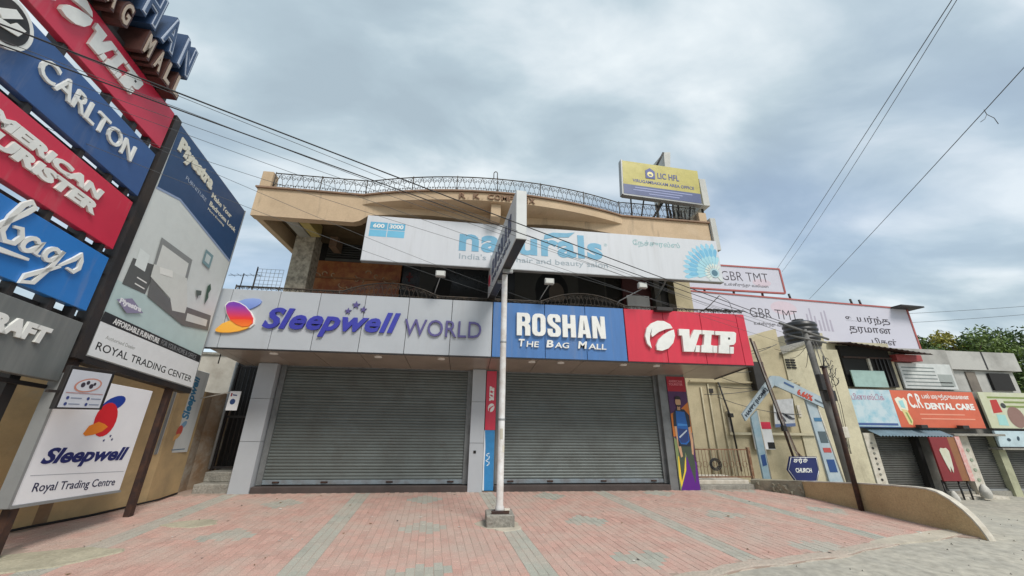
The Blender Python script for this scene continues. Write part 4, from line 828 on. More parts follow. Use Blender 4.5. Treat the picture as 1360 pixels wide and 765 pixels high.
text(PB, 'AFFORDABLE FURNITURE', -2.30 - PU, 2.735 - PZ, -1.32 - PU, 2.82 - PZ, -.023, ink('e2e2e0'), .003, bold=.03, k=PK, kx=-1.8 - PU); text(PB, 'FOR YOUR HOME & OFFICE', -1.26 - PU, 2.625 - PZ, -.24 - PU, 2.71 - PZ, -.023, ink('86888a'), .003, k=PK, kx=-.75 - PU)
text(PB, 'ROYAL TRADING CENTER', -2.41 - PU, 2.275 - PZ, -.18 - PU, 2.385 - PZ, -.0235, BK, .003, bold=.008, k=PK * 1.02, kx=-1.3 - PU); text(PB, 'Authorised Dealer', -2.32 - PU, 2.53 - PZ, -1.75 - PU, 2.58 - PZ, -.0235, ink('8a8c86'), .003, k=PK, kx=-2.0 - PU)
text(PB, 'Piyestra', -2.33 - PU, 3.06 - PZ, -1.9 - PU, 3.16 - PZ, -.022, ink('e6e6ea'), .003, bold=.05, k=-.06, kx=-2.1 - PU)
for u0, z1 in ((-.58, 2.15), (-2.56, 6.0)):
    lbox(PB, u0, u0 + .09, -.12, -.03, -.03, z1, 'post', RUST)
# mattress light box low on the posts
SK = -.065
SB = lthing('light_box_sign', 'white mattress dealer box sign with red, blue and orange petals', 'sign', -1.03, .0, .46)
MB().box(-1.60, 0, 0, .12, 0, 1.47, .006).shear(SK).build('face', mat('lightbox_white', (.86, .86, .88), .3, dirt=.05), SB, local=True)
MB().box(-1.635, -1.60, -.01, .13, -.02, 1.49).shear(SK).build('frame_side', GREYM, SB, local=True); MB().box(-1.60, .02, -.01, .13, -.03, 0).shear(SK).build('frame_bottom', GREYM, SB, local=True)
for n_, P, c in (('blue_petal', ell(-.70, 1.25, .20, .10, .35), '1f3f9a'), ('red_petal', ell(-.74, 1.03, .19, .235, .25), 'd2232e'), ('orange_petal', [(-1.03, .85), (-.98, .95), (-.85, 1.0), (-.74, .97), (-.66, .93), (-.73, .87), (-.86, .83), (-.98, .82)], 'e8862a')):
    print_art(SB, [(P, c)], -.0015 * ('bro'.index(n_[0])), n_)
SNAVY = ink('1c2564')
text(SB, 'Sleepwell', -1.46, .42, -.10, .66, 0, SNAVY, .004, bold=.035, slant=.28, k=SK, kx=-.7)
for x, z in ((-.64, .745), (-.55, .80), (-.50, .75)): print_art(SB, [(star(x, z, .025), '1c2564')], 0, 'star')
print_art(SB, [([(-1.52, .405), (-.05, .265), (-.05, .270), (-1.52, .41)], '8a8f98')], 0, 'rule'); text(SB, 'Royal Trading Centre', -1.42, .125, -.15, .255, 0, ink('2a2d4c'), .003, bold=.005, k=-.1, kx=-.8)
# framed notice on the frame
NT = lthing('notice_board', 'small black framed notice hanging beside the white box sign', 'notice', -2.32, .3, 1.62)
MB().box(-.66, 0, 0, .05, 0, .50, .004).build('frame', DARK, NT, local=True); print_art(NT, [([(-.63, .02), (-.05, .02), (-.05, .46), (-.63, .46)], 'ccd0d8')], 0, 'paper')
print_art(NT, [(ell(-.34, .29, .19, .085, .15), 'c98a78'), (ell(-.34, .29, .165, .07, .15), 'cfd2d8')], -.003, 'ring'); 
for x, z, r_ in ((-.42, .29, .03), (-.36, .32, .025), (-.30, .28, .03), (-.26, .31, .02)): print_art(NT, [(ell(x, z, r_, r_), '3a3540')], -.006, 'figure')
print_art(NT, [([(-.60, .185), (-.08, .185), (-.08, .195), (-.60, .195)], 'b58a8a')], -.003, 'line'); 
for i in range(4): print_art(NT, [(ell(-.55 + .28 * (i % 2), .06 + .07 * (i // 2), .02, .02), '3b4780')], -.003, 'dot'); print_art(NT, [([(-.51 + .28 * (i % 2), .055 + .07 * (i // 2)), (-.36 + .28 * (i % 2), .055 + .07 * (i // 2)), (-.36 + .28 * (i % 2), .065 + .07 * (i // 2)), (-.51 + .28 * (i % 2), .065 + .07 * (i // 2))], '7d879f')], -.003, 'line')
MB().box(-.8, -.66, .01, .04, .18, .21).build('bracket', DARK, NT, local=True)
# vertical mattress sign on the wall
VSG = lthing('wall_sign', 'upright pale mattress sign with vertical blue lettering on the ochre wall', 'sign', 1.36, -.5, .80)
MB().box(-.96, 0, 0, .10, 0, 1.66, .006).shear(-.05).build('face', mat('pale_sign', (.66, .68, .66), .35, dirt=.12, streak=True), VSG, local=True); MB().box(-1.0, -.96, -.01, .11, -.01, 1.67).shear(-.05).build('frame_side', GREYM, VSG, local=True)
text(VSG, 'Sleepwell', -.55, .66, -.24, 1.56, 0, ink('3f7fa4'), .004, bold=.035, slant=.28, rot=True)
for n_, P, c in (('blue_petal', ell(-.40, .56, .10, .06, .6), '7fa4c0'), ('red_petal', ell(-.48, .44, .09, .11, -.3), 'c2584c'), ('orange_petal', ell(-.55, .32, .14, .045, .4), 'd8a468')): print_art(VSG, [(P, c)], -.0012 * 'bro'.index(n_[0]), n_)
print_art(VSG, [([(-.85, .08), (-.12, .06), (-.12, .08), (-.85, .10)], '6f8496')], 0, 'print_line')
# compound wall behind the boards
cw = thing('compound_wall', 'weathered ochre compound wall behind the sign posts on the left', 'wall', (-6.2, 8, 0))
def wallseg(pts, z0, z1a, z1b, th, name, m):
    (xa, ya), (xb, yb) = pts; L = math.hypot(xb - xa, yb - ya); nx, ny = -(yb - ya) / L * th, (xb - xa) / L * th
    MB().add([(xa, ya, z0), (xb, yb, z0), (xb + nx, yb + ny, z0), (xa + nx, ya + ny, z0), (xa, ya, z1a), (xb, yb, z1b), (xb + nx, yb + ny, z1b), (xa + nx, ya + ny, z1a)], [(0, 3, 2, 1), (4, 5, 6, 7), (0, 1, 5, 4), (1, 2, 6, 5), (2, 3, 7, 6), (3, 0, 4, 7)]).build(name, m, cw)
wallseg([(-7.0, 3.2), (-6.16, 6.9)], -.03, 2.55, 2.5, .2, 'wall_panel', OCHRE); wallseg([(-6.16, 6.9), (-5.82, 8.45)], -.03, 2.25, 2.2, .2, 'wall_panel', OCHRE); wallseg([(-5.82, 8.45), (-5.95, 9.45)], -.03, 2.1, 2.06, .2, 'wall_panel', OCHRE); wallseg([(-5.95, 9.45), (-5.98, 9.75)], -.03, 2.06, 2.05, .2, 'wall_panel', BROWNW)
wallseg([(-5.98, 9.75), (-5.74, 10.3)], -.03, 2.05, 2.05, .2, 'wall_panel', BROWNW)
wallseg([(-6.17, 6.86), (-6.12, 7.06)], -.03, 2.56, 2.54, .24, 'pier', BROWNW)
# white neighbouring wall seen past the wall end
nw = thing('neighbour_house', 'white house wall seen between the billboard and the shop canopy', 'house', (-8, 12.6, 0)); MB().box(-11, -6.3, 12.6, 13.0, -.03, 3.35).build('wall', mat('dirty_white', (.50, .47, .41), .9, dirt=.4, dscale=1.2, bump=.2, dcol=(.25, .22, .18)), nw); MB().box(-11.05, -6.25, 12.55, 13.05, 3.35, 3.42).build('coping', CONC, nw)
# ground cable along the wall
def wire(name, label, pts, r_, m=None, sag=0., cat='cable', group=None, n=24):
    P = [Vector(p) for p in pts]
    if len(P) == 2:
        P = [P[0].lerp(P[1], i / n) - Vector((0, 0, sag * 4 * (i / n) * (1 - i / n))) for i in range(n + 1)]
    return MB().tube(P, r_, 5).build(name, m or WIRE, label=label, cat=cat, group=group)
wire('ground_cable', 'black cable lying along the foot of the ochre wall', [(-6.6, 5.0, .02), (-6.1, 6.8, .03), (-5.9, 7.5, .02), (-5.74, 8.3, .035), (-5.72, 8.6, .03), (-5.86, 9.3, .02)], .018)
# small hanging card
hc = thing('hanging_card', 'small white card sign hung from a bracket before the left shop column', 'sign', (-5.05, 8.9, 1.6)); MB().box(-5.15, -4.93, 8.93, 8.95, 1.66, 2.06).build('card', SIGNWHITE, hc); MB().tube([(-5.75, 9.0, 1.9), (-5.1, 8.94, 2.05)], .012, 6).build('bracket', CAPW, hc)
t_ = hc; print_art(hc, [(ell(.0, .24, .055, .06), '2b4676')], .03, 'mark'); print_art(hc, [([(-.07, .35), (-.04, .35), (-.04, .42), (-.07, .42)], '9a2a34')], .03, 'mark'); print_art(hc, [([(-.03, .37), (.06, .36), (.06, .385), (-.03, .395)], '3f4d78')], .03, 'mark')

# ================================================================== RIGHT: LOW WALL, RAILING, POLES
lw = thing('low_wall', 'brown rendered low boundary wall with white top that curves down to the road', 'wall', (7.86, 7, 0))
prof = [(8.42, .30), (7.8, .375), (7.1, .46), (6.5, .52), (6.12, .55), (5.95, .555), (5.82, .53), (5.68, .45), (5.56, .34), (5.48, .24), (5.42, .13), (5.38, .03), (5.36, -.05)]
bt = [(8.42, -.2), (5.36, -.2)]
MB().prismx([(8.42, -.3)] + prof + [(5.36, -.3)], 7.80, 7.90).build('wall_body', LOWW, lw)
cap = MB(); vs = []
for i, (y, z) in enumerate(prof):
    a, b = prof[max(i - 1, 0)], prof[min(i + 1, len(prof) - 1)]; dy_, dz_ = b[0] - a[0], b[1] - a[1]; L = math.hypot(dy_, dz_); ny, nz = dz_ / L, -dy_ / L
    if nz < 0 and i < 5: ny, nz = -ny, -nz
    for x in (7.793, 7.907): vs += [(x, y + ny * .0, z + nz * .0), (x, y + ny * .022, z + nz * .022)]
cap.add(vs, [(4 * i + a, 4 * i + b, 4 * i + 4 + b, 4 * i + 4 + a) for i in range(len(prof) - 1) for a, b in ((0, 1), (1, 3), (3, 2), (2, 0))]); cap.build('white_top', CAPW, lw)
RUB = mat('rubble_render', (.33, .30, .22), .95, dirt=.4, dscale=4, bump=.9, bscale=16, dcol=(.16, .15, .12))
sw_ = thing('rubble_wall', 'short grey rubble wall end between the railing and the brown low wall', 'wall', (7.6, 8.9, 0))
MB().add([(7.28, 9.42, -.1), (7.80, 8.44, -.1), (7.95, 8.44, -.1), (7.43, 9.5, -.1), (7.28, 9.42, .19), (7.80, 8.44, .32), (7.95, 8.44, .32), (7.43, 9.5, .22)], [(0, 3, 2, 1), (4, 5, 6, 7), (0, 1, 5, 4), (1, 2, 6, 5), (2, 3, 7, 6), (3, 0, 4, 7)]).build('wall_body', RUB, sw_)
rg = random.Random(21)
for i in range(14):
    t = rg.random(); x = 7.28 + .52 * t - .012; y = 9.42 - .98 * t; z = rg.uniform(.0, .2); r_ = rg.uniform(.03, .07)
    MB().add([(x + rg.uniform(-1, 1) * .02 + r_ * a * .3, y + r_ * a, z + r_ * b * .8) if c == 0 else (x - .03, y + r_ * a * .5, z + r_ * b * .4) for c in (0, 1) for a, b in ((-1, -1), (1, -.8), (.9, 1), (-.8, .9))], [(0, 1, 2, 3), (4, 7, 6, 5), (0, 4, 5, 1), (1, 5, 6, 2), (2, 6, 7, 3), (3, 7, 4, 0)]).build('stone', RUB, sw_)
ldg = thing('entry_step', 'low cement step with tiles under the brown railing', 'step', (6.5, 9.4, 0))
MB().box(5.84, 7.3, 9.33, 10.4, -.03, .10, .01).build('step', CONC, ldg); MB().box(5.86, 7.24, 9.42, 10.4, .10, .19, .008).build('step', CAPW, ldg)
rl = thing('railing', 'brown iron railing gate between the right column and the low wall', 'railing', (6.6, 9.5, .19))
BR = mat('brown_iron', (.17, .075, .035), .6, dirt=.35, dscale=12, dcol=(.33, .24, .15))
MB().box(5.85, 7.42, 9.48, 9.51, .88, .91).build('top_rail', BR, rl); MB().box(5.85, 7.42, 9.48, 9.51, .24, .27).build('bottom_rail', BR, rl)
MB().box(7.40, 7.46, 9.46, 9.53, .1, .95).build('post', BR, rl); MB().box(5.83, 5.87, 9.46, 9.53, .19, .93).build('post', BR, rl)
for i in range(16): MB().tube([(5.94 + i * .092, 9.495, .27), (5.94 + i * .092, 9.495, .88)], .007, 5).build('bar', BR, rl)
for i in range(8):
    x = 6.0 + i * .18; MB().tube([(x + .07 * math.cos(q * .7), 9.485, .55 + .07 * math.sin(q * .7)) for q in range(9)], .006, 4, closed=True).build('scroll', BR, rl)
cm = MB()
for q in range(3): cm.tube([(6.42 + (.16 - .03 * q) * math.cos(a * .4), 9.44 + .01 * q, .55 + (.14 - .025 * q) * math.sin(a * .4)) for a in range(16)], .012, 5, closed=True)
cm.build('cable_coil', WIRE, label='coil of black cable hung on the brown railing', cat='cable')
bp = thing('black_pole', 'slim black steel pole standing against the low brown wall', 'pole', (7.73, 7.12, 0)); MB().tube([(7.73, 7.12, -.03), (7.73, 7.09, 2.72)], .045, 10).build('shaft', RUST, bp); MB().box(7.68, 7.78, 7.04, 7.14, 2.72, 2.76).build('cap', DARK, bp); MB().tube([(7.73, 7.09, 2.70), (7.80, 7.1, 2.98)], .014, 5).build('spike', DARK, bp)
up = thing('utility_pole', 'grey utility pole with black junction box and tangled cables behind the wall', 'pole', (9.05, 8.5, -.1))
MB().tube([(9.17, 8.5, -.15), (9.1, 8.5, 1.5), (8.97, 8.5, 3.95)], [.095, .085, .065], 14).build('shaft', POLEC, up)
MB().box(8.86, 9.08, 8.3, 8.42, 2.35, 2.75, .01).build('junction_box', DARK, up); MB().box(8.98, 9.2, 8.3, 8.45, 2.1, 2.35, .01).build('junction_box', DARK, up)
MB().tube([(8.2, 8.42, 4.08), (9.6, 8.46, 3.70)], .03, 6).build('cross_arm', POLEC, up); MB().tube([(8.4, 8.42, 3.75), (9.5, 8.46, 3.6)], .025, 6).build('cross_arm', POLEC, up)
rg = random.Random(31)
for i in range(7):
    cx_, cz_, r_ = 9.28 + rg.uniform(-.1, .12), 2.75 + rg.uniform(-.25, .5), rg.uniform(.10, .22)
    MB().tube([(cx_ + r_ * .75 * math.cos(q * .42), 8.36 + .03 * math.sin(q), cz_ + r_ * math.sin(q * .42 + .3 * i)) for q in range(14)], .007, 5).build('cable_loop', WIRE, up)
for i in range(6):
    x = 8.95 + .04 * i; MB().tube([(x, 8.38, 3.6), (x + rg.uniform(-.1, .15), 8.34, 2.9), (x + rg.uniform(0, .2), 8.33, 2.0), (x + rg.uniform(.05, .15), 8.37, .9)], .006, 5).build('cable', WIRE if i % 2 else mat('cable_grey2', (.2, .19, .18), .7, dirt=0), up)
MB().box(9.12, 9.28, 8.32, 8.38, 1.25, 1.5, .01).build('meter_box', CAPW, up)
sp = thing('service_mast', 'thin leaning service mast bundled with cables before the beige wall', 'pole', (9.2, 9.75, 0))
MB().tube([(9.05, 9.75, -.05), (8.75, 9.75, 2.0), (8.40, 9.75, 3.95)], .03, 8).build('mast', RUST, sp)
for i in range(8):
    o_ = rg.uniform(-.05, .05); MB().tube([(9.15 + o_ * 2 + .07 * i * .6, 9.70, .12 + .05 * i), (9.0 + o_, 9.70, .9), (8.80 + o_, 9.69, 1.7), (8.6 + o_, 9.7, 2.9), (8.45 + o_, 9.7, 3.85)], .008, 5).build('cable', mat('cable_mix%d' % (i % 3), [(.06, .05, .05), (.25, .14, .1), (.35, .33, .3)][i % 3], .7, dirt=0), sp)
MB().box(8.72, 8.84, 9.62, 9.72, 1.35, 1.5, .01).build('clamp', DARK, sp)
# banner arch (two sloping boards on two legs)
def abox(t, P, y0, y1, name, m): return MB().prism(P, y0, y1).build(name, m, t)
ag = thing('banner_arch', 'house shaped banner arch of printed blue grey boards beyond the low wall', 'arch', (9.1, 9.9, 0))
BN = mat('banner_print', (.33, .41, .46), .5, dirt=.2, dscale=5, dcol=(.62, .64, .62)); BN2 = mat('banner_print_teal', (.24, .36, .42), .5, dirt=.25, dscale=5, dcol=(.45, .50, .52))
abox(ag, [(7.83, 1.60), (7.76, 1.78), (8.93, 2.87), (9.06, 2.87), (8.96, 2.60)], 9.86, 9.92, 'left_board', BN); abox(ag, [(8.965, 2.60), (9.065, 2.87), (9.2, 2.86), (10.75, 2.14), (10.70, 1.87)], 9.861, 9.921, 'right_board', BN)
abox(ag, [(8.06, 1.70), (8.28, 1.88), (8.28, -.1), (8.08, -.1)], 9.925, 9.98, 'left_leg', BN2); abox(ag, [(9.92, 2.2), (10.22, 2.08), (10.48, -.2), (10.05, -.2)], 9.925, 9.98, 'right_leg', BN)
MB().tube([(8.3, 9.93, 1.9), (8.3, 9.93, -.1)], .018, 6).build('leg_edge', CAPW, ag); MB().tube([(10.25, 9.93, 2.08), (10.52, 9.93, -.2)], .022, 6).build('leg_edge', CAPW, ag)
def slanted(t, body, x0, z0, ln, h, ang, y, m, bold=.02):
    M_ = Matrix.Translation((x0 - t.location.x, 0, z0)) @ Matrix.Rotation(-ang, 4, 'Y')
    for o in text(t, body, 0, 0, ln, h, y - 9.9, m, .006, bold=bold): o.data.transform(M_)
slanted(ag, 'HAPPY [HOME]', 7.90, 1.68, 1.12, .12, R(43), 9.858, ink('26303e'), .03); slanted(ag, '6.66%', 9.62, 2.36, .48, .18, R(-24.5), 9.858, ink('b9432e'), .04)
abox(ag, [(9.28, 2.66), (9.30, 2.71), (9.58, 2.58), (9.56, 2.53)], 9.852, 9.858, 'print_block', ink('3e5a86')); abox(ag, [(10.15, 2.2), (10.16, 2.24), (10.62, 2.04), (10.60, 2.0)], 9.852, 9.858, 'print_block', ink('5a6670'))
for z0, z1, c in ((1.62, 1.72, '3d6f94'), (1.05, 1.35, '4c5a60'), (.80, .92, 'b14a44'), (.30, .62, '24477e')): abox(ag, [(10.08 - .1 * (z0 - .9) * .6, z0), (10.08 - .1 * (z0 - .9) * .6 + .24, z0), (10.08 - .1 * (z1 - .9) * .6 + .24, z1), (10.08 - .1 * (z1 - .9) * .6, z1)], 9.918, 9.925, 'print_block', ink(c))
abox(ag, [(8.12, .45), (8.25, .48), (8.25, .75), (8.12, .72)], 9.918, 9.925, 'print_block', ink('24477e'))
# church sign
ch = thing('direction_sign', 'dark blue hexagonal church sign low on the cable mast', 'sign', (9.0, 9.6, .1))
HX = [(8.55, .40), (8.72, .11), (9.33, .11), (9.48, .38), (9.50, .72), (8.71, .72)]
MB().prism(HX, 9.60, 9.64).build('plate', mat('church_blue', (.012, .02, .12), .4, dirt=.15), ch)
ccx, ccz = 9.02, .415
for i in range(6):
    a, b = HX[i], HX[(i + 1) % 6]; a = (ccx + (a[0] - ccx) * .95, 9.595, ccz + (a[1] - ccz) * .93); b = (ccx + (b[0] - ccx) * .95, 9.595, ccz + (b[1] - ccz) * .93); MB().tube([a, b], .008, 4).build('border', LETWHITE, ch)
text(ch, 'சர்ச்', 8.78 - 9.0, .45, 9.20 - 9.0, .60, 0, LETWHITE, .004, bold=.02); text(ch, 'CHURCH', 8.78 - 9.0, .235, 9.25 - 9.0, .345, 0, LETWHITE, .004, bold=.03)
MB().tube([(9.05, 9.68, -.1), (9.05, 9.68, .7)], .025, 6).build('stake', DARK, ch)

# ================================================================== RIGHT: NEIGHBOURING BUILDINGS
nb_ = thing('beige_building', 'plain beige building with vent holes and wall ledges right of the red sign', 'building', (9.2, 11.2, -.3))
MB().prism([(6.9, -.4), (10.52, -.4), (10.52, 4.62), (10.05, 4.5), (9.5, 4.25), (6.9, 4.1)], 11.0, 14.5).build('wall', BEIGE, nb_)
MB().prism([(10.525, -.4), (11.5, -.4), (11.5, 4.18), (10.525, 3.78)], 10.96, 14.0).build('side_block', BEIGE2, nb_)
MB().prism([(10.45, 3.72), (11.55, 4.16), (11.55, 4.24), (10.45, 3.80)], 10.88, 14.05).build('coping', CONC, nb_)
MB().box(8.05, 10.95, 10.90, 10.955, 1.20, 1.27).build('ledge', BEIGE2, nb_); MB().box(7.0, 10.9, 10.91, 10.96, 2.75, 2.80).build('ledge', BEIGE, nb_)
for i in range(2):
    for j in range(4): MB().box(10.56 + i * .19, 10.71 + i * .19, 10.93, 10.957, 3.27 + j * .085, 3.32 + j * .085).build('vent_slot', BLACK, nb_)
MB().box(9.15, 9.55, 10.75, 10.99, 2.52, 3.42, .01).build('meter_cupboard', mat('cupboard_black', (.03, .028, .026), .6, dirt=.3), nb_)
MB().box(8.1, 8.2, 10.93, 10.99, 1.28, 1.88).build('frame_strip', CAPW, nb_); MB().box(10.55, 10.65, 10.92, 10.957, 1.75, 2.1).build('frame_strip', CAPW, nb_)
for x, z1 in ((7.35, 2.6), (7.6, 2.7), (7.95, 2.75)): MB().tube([(x, 10.97, .1), (x + .02, 10.97, z1)], .022, 6).build('wall_pipe', BEIGE2, nb_)
MB().tube([(7.95, 10.9, 2.75), (8.15, 10.9, 1.75), (8.2, 10.9, .2)], .025, 6).build('wall_pipe', DARK, nb_); MB().box(8.1, 8.22, 10.82, 10.95, 1.7, 1.82, .01).build('switch', DARK, nb_); MB().box(7.62, 7.76, 10.94, 10.99, 2.42, 2.55).build('vent', DARK, nb_)
MB().tube([(11.02, 10.9, 2.35), (11.06, 10.9, -.3)], .045, 8).build('drain_pipe', CAPW, nb_); MB().tube([(11.02, 10.9, 2.35), (10.7, 10.92, 2.5)], .045, 8).build('drain_pipe', CAPW, nb_)
ps = thing('wall_poster', 'red and white printed notice on the beige wall behind the arch leg', 'poster', (9.1, 10.9, .8)); MB().box(8.77, 9.42, 10.86, 10.89, .80, 1.58).build('sheet', SIGNWHITE, ps); MB().box(8.77, 9.42, 10.85, 10.859, 1.38, 1.58).build('red_heading', BRED, ps); MB().box(9.2, 9.42, 10.85, 10.859, .82, 1.0).build('black_block', BLACK, ps); MB().box(8.8, 8.86, 10.85, 10.859, .82, 1.36).build('red_strip', BRED, ps)
ps = thing('wall_poster', 'grey drawing poster on the beige wall above the church sign', 'poster', (10, 10.9, 1.4)); MB().prism([(9.58, 1.42), (10.28, 1.46), (10.42, 2.30), (9.71, 2.24)], 10.87, 10.89).build('sheet', mat('poster_grey', (.52, .53, .54), .6, dirt=.25, dscale=6), ps); MB().prism([(9.585, 1.43), (10.285, 1.47), (10.30, 1.56), (9.60, 1.52)], 10.862, 10.869).build('blue_strip', ink('56678c'), ps)
for i in range(6): MB().prism(ell(9.75 + .09 * i, 1.75 + .06 * math.sin(i * 2.3), .035, .12, .3 * i, 10), 10.862, 10.869).build('drawing', ink('4a4d55'), ps)
# water tank
tk = thing('water_tank', 'black ribbed plastic water tank on the beige roof', 'water tank', (12.3, 12.0, 4.3))
prf = [(0, 4.25), (.60, 4.25)]
for i in range(5): prf += [(.60, 4.28 + i * .17), (.635, 4.32 + i * .17), (.635, 4.37 + i * .17), (.60, 4.41 + i * .17)]
prf += [(.60, 5.12), (.42, 5.20), (.22, 5.24), (.22, 5.30), (0, 5.31)]
MB().lathe([(r_ * .86, z_) for r_, z_ in prf], 12.55, 12.05, 28).build('shell', TANK, tk); MB().box(12.0, 12.9, 11.7, 12.6, 4.12, 4.25).build('base', CONC, tk)
MB().box(11.55, 13.5, 11.7, 14, -.9, 4.12).build('stair_tower', BEIGE2, nb_)
# billboards on the roofs behind
def gbr(name, label, x0, y0, x1, y1, z0, z1, bottom_cut=None):
    a = math.atan2(y1 - y0, x1 - x0); L = math.hypot(x1 - x0, y1 - y0); t = thing(name, label, 'billboard', (x0, y0, z0), a); H = z1 - z0
    MB().box(0, L, 0, .06, 0, H).build('sheet', mat('flex_lilac', (.56, .55, .62), .5, dirt=.12, dscale=.8, dcol=(.45, .43, .52)), t, local=True)
    RF = mat('red_frame', (.42, .11, .10), .6, dirt=.2)
    for b in ((-.05, L + .05, -.03, .09, H, H + .07), (-.05, L + .05, -.03, .09, -.07, 0), (L, L + .08, -.03, .09, 0, H), (-.06, 0, -.03, .09, 0, H)): MB().box(*b).build('frame', RF, t, local=True)
    for i in range(4): MB().box(.4 + i * L / 4, .47 + i * L / 4, .1, .17, -2.2, H).build('post', DARK, t, local=True)
    return t, L, H
g1, L, H = gbr('roof_billboard', 'upper pale billboard with dark block letters and red frame, above the longer one', 9.2, 15, 15.3, 15, 7.58, 8.80)
GD = ink('3a333a'); text(g1, 'GBR TMT', 2.9, .48, 5.4, .96, 0, GD, .004, bold=-.012); text(g1, 'உள்ளிருந்து வலிமை', 2.95, .14, 5.3, .36, 0, GD, .004)
g2, L, H = gbr('roof_billboard', 'long pale billboard with Tamil lettering and red frame over the shops', 9.4, 15.0, 21.9, 15.0, 4.72, 7.38)
g2.rotation_euler = (0, R(1.5), g2.rotation_euler.z)
text(g2, 'GBR TMT', 3.75, 1.62, 6.25, 2.1, 0, GD, .004, bold=-.012); text(g2, 'உள்ளிருந்து வலிமை', 3.85, 1.2, 5.75, 1.42, 0, GD, .004)
text(g2, 'உயர்ந்த', 8.85, 1.68, 11.3, 2.14, 0, GD, .004, bold=.012); text(g2, 'தரமான', 8.9, 1.15, 11.2, 1.55, 0, GD, .004, bold=.012); text(g2, 'பிகள்', 9.95, .72, 11.3, 1.05, 0, GD, .004, bold=.012)
for i in range(7): print_art(g2, [([(6.7 + i * .2, 1.2), (6.82 + i * .2, 1.2), (6.80 + i * .2, 2.0 + .3 * math.sin(i * 1.7)), (6.72 + i * .2, 2.0 + .3 * math.sin(i * 1.7))], 'a9a3b2')], 0, 'tower_print')
print_art(g2, [(ell(5.6, 2.2, .7, .35), 'cdbcc6')], 0, 'pink_glow_print'); print_art(g1, [(ell(5.0, .45, .5, .2), 'cdbcc6')], 0, 'pink_glow_print')
for x in (6.2, 9.6, 10.1): MB().tube([(x, .1, H), (x - .05, .1, H + .35)], .05, 6).build('stub_post', DARK, g2, local=True)
MB().box(11.6, 12.9, -.5, .3, H - .02, H + .05).build('tin_cap', DARK, g2, local=True)
# row of small shops facing the street, below the billboards
GZ = -.92; SY = 12.5
sr = thing('shop_row', 'row of small street shops with corrugated shutters right of the low wall', 'building', (17, 12.8, GZ))
MB().box(13.5, 22.9, 12.75, 14.8, GZ, 2.85).build('wall', mat('grimy_wall', (.22, .21, .185), .9, dirt=.35, dscale=2), sr)
MB().box(14.4, 17.5, 13.0, 14.6, 2.85, 4.75).build('upper_wall', BEIGE2, sr); MB().box(17.5, 20.4, 13.1, 14.6, 2.85, 4.6).build('upper_wall', mat('grey_render', (.40, .39, .36), .9, dirt=.4, dscale=1.0, bump=.2), sr)
MB().box(13.3, 14.42, 12.9, 14.7, -.9, 5.05).build('corner_wall', BEIGE2, sr)
CS = mat('row_shutter', (.115, .115, .105), .5, metal=.25, dirt=.3, dscale=3, dcol=(.06, .055, .05)); CT = mat('row_shutter_teal', (.16, .26, .28), .5, metal=.2, dirt=.3, dscale=3)
def rowshutter(x0, x1, m):
    b = MB(); n = 24; h = (1.22 - GZ - .3) / n
    prof_ = []
    for i in range(n): prof_ += [(SY + .22, GZ + .3 + i * h), (SY + .19, GZ + .3 + (i + .25) * h), (SY + .19, GZ + .3 + (i + .6) * h), (SY + .22, GZ + .3 + (i + .9) * h)]
    prof_ += [(SY + .24, GZ + .3 + n * h), (SY + .24, GZ + .3)]
    b.prismx(prof_, x0, x1); s = b.build('shutter', m, sr); MB().box(x0, x1, SY + .16, SY + .24, GZ + .24, GZ + .30).build('bottom_bar', GREYM, s); return s
for x0, x1, m in ((13.75, 14.52, CT), (14.98, 16.62, CS), (17.55, 18.55, CS), (18.98, 20.1, CS), (20.45, 22.4, CS)): rowshutter(x0, x1, m)
for x0, x1, m in ((14.52, 14.95, CAPW), (18.56, 18.96, CAPW), (20.12, 20.44, mat('greenish_post', (.42, .42, .28), .8, dirt=.3)), (16.64, 16.8, BLACK)): MB().box(x0, x1, SY + .02, SY + .3, GZ, 1.25).build('pillar', m, sr)
for i in range(9): MB().prism(ell(14.74, -.45 + i * .17, .045, .04, 0, 8), SY + .005, SY + .018).build('handbill', DARK if i % 2 else ink('7a7a72'), sr)
for i in range(4): MB().prism(ell(18.76, -.3 + i * .33, .07, .06, 0, 8), SY + .005, SY + .018).build('handbill', ink('8f9a86'), sr)
MB().box(13.5, 22.9, SY + .1, SY + .9, GZ, GZ + .24).build('plinth', CONC, sr); MB().box(17.2, 19.2, SY - .35, SY + .12, GZ - .05, GZ + .14, .01).build('step', CAPW, sr); MB().box(16.9, 19.6, SY - .75, SY - .35, GZ - .1, GZ + .03, .01).build('step', CAPW, sr)
# striped tin awning
aw = MB(); vs = []; nA = 46
for i in range(nA + 1):
    x = 14.8 + 3.1 * i / nA; d = .02 if i % 2 else -.02; vs += [(x, SY - .35, 1.17 + d), (x, SY + .25, 1.46 + d)]
aw.add(vs, [(2 * i, 2 * i + 2, 2 * i + 3, 2 * i + 1) for i in range(nA)]); aw.build('awning', mat('blue_tin', (.20, .28, .33), .45, metal=.2, dirt=.25), sr)
MB().box(17.95, 20.2, SY - .3, SY + .25, 1.20, 1.27).build('sunshade', CONC, sr); MB().box(20.0, 22.9, SY - .2, SY + .25, .72, .78).build('sunshade', CONC, sr)
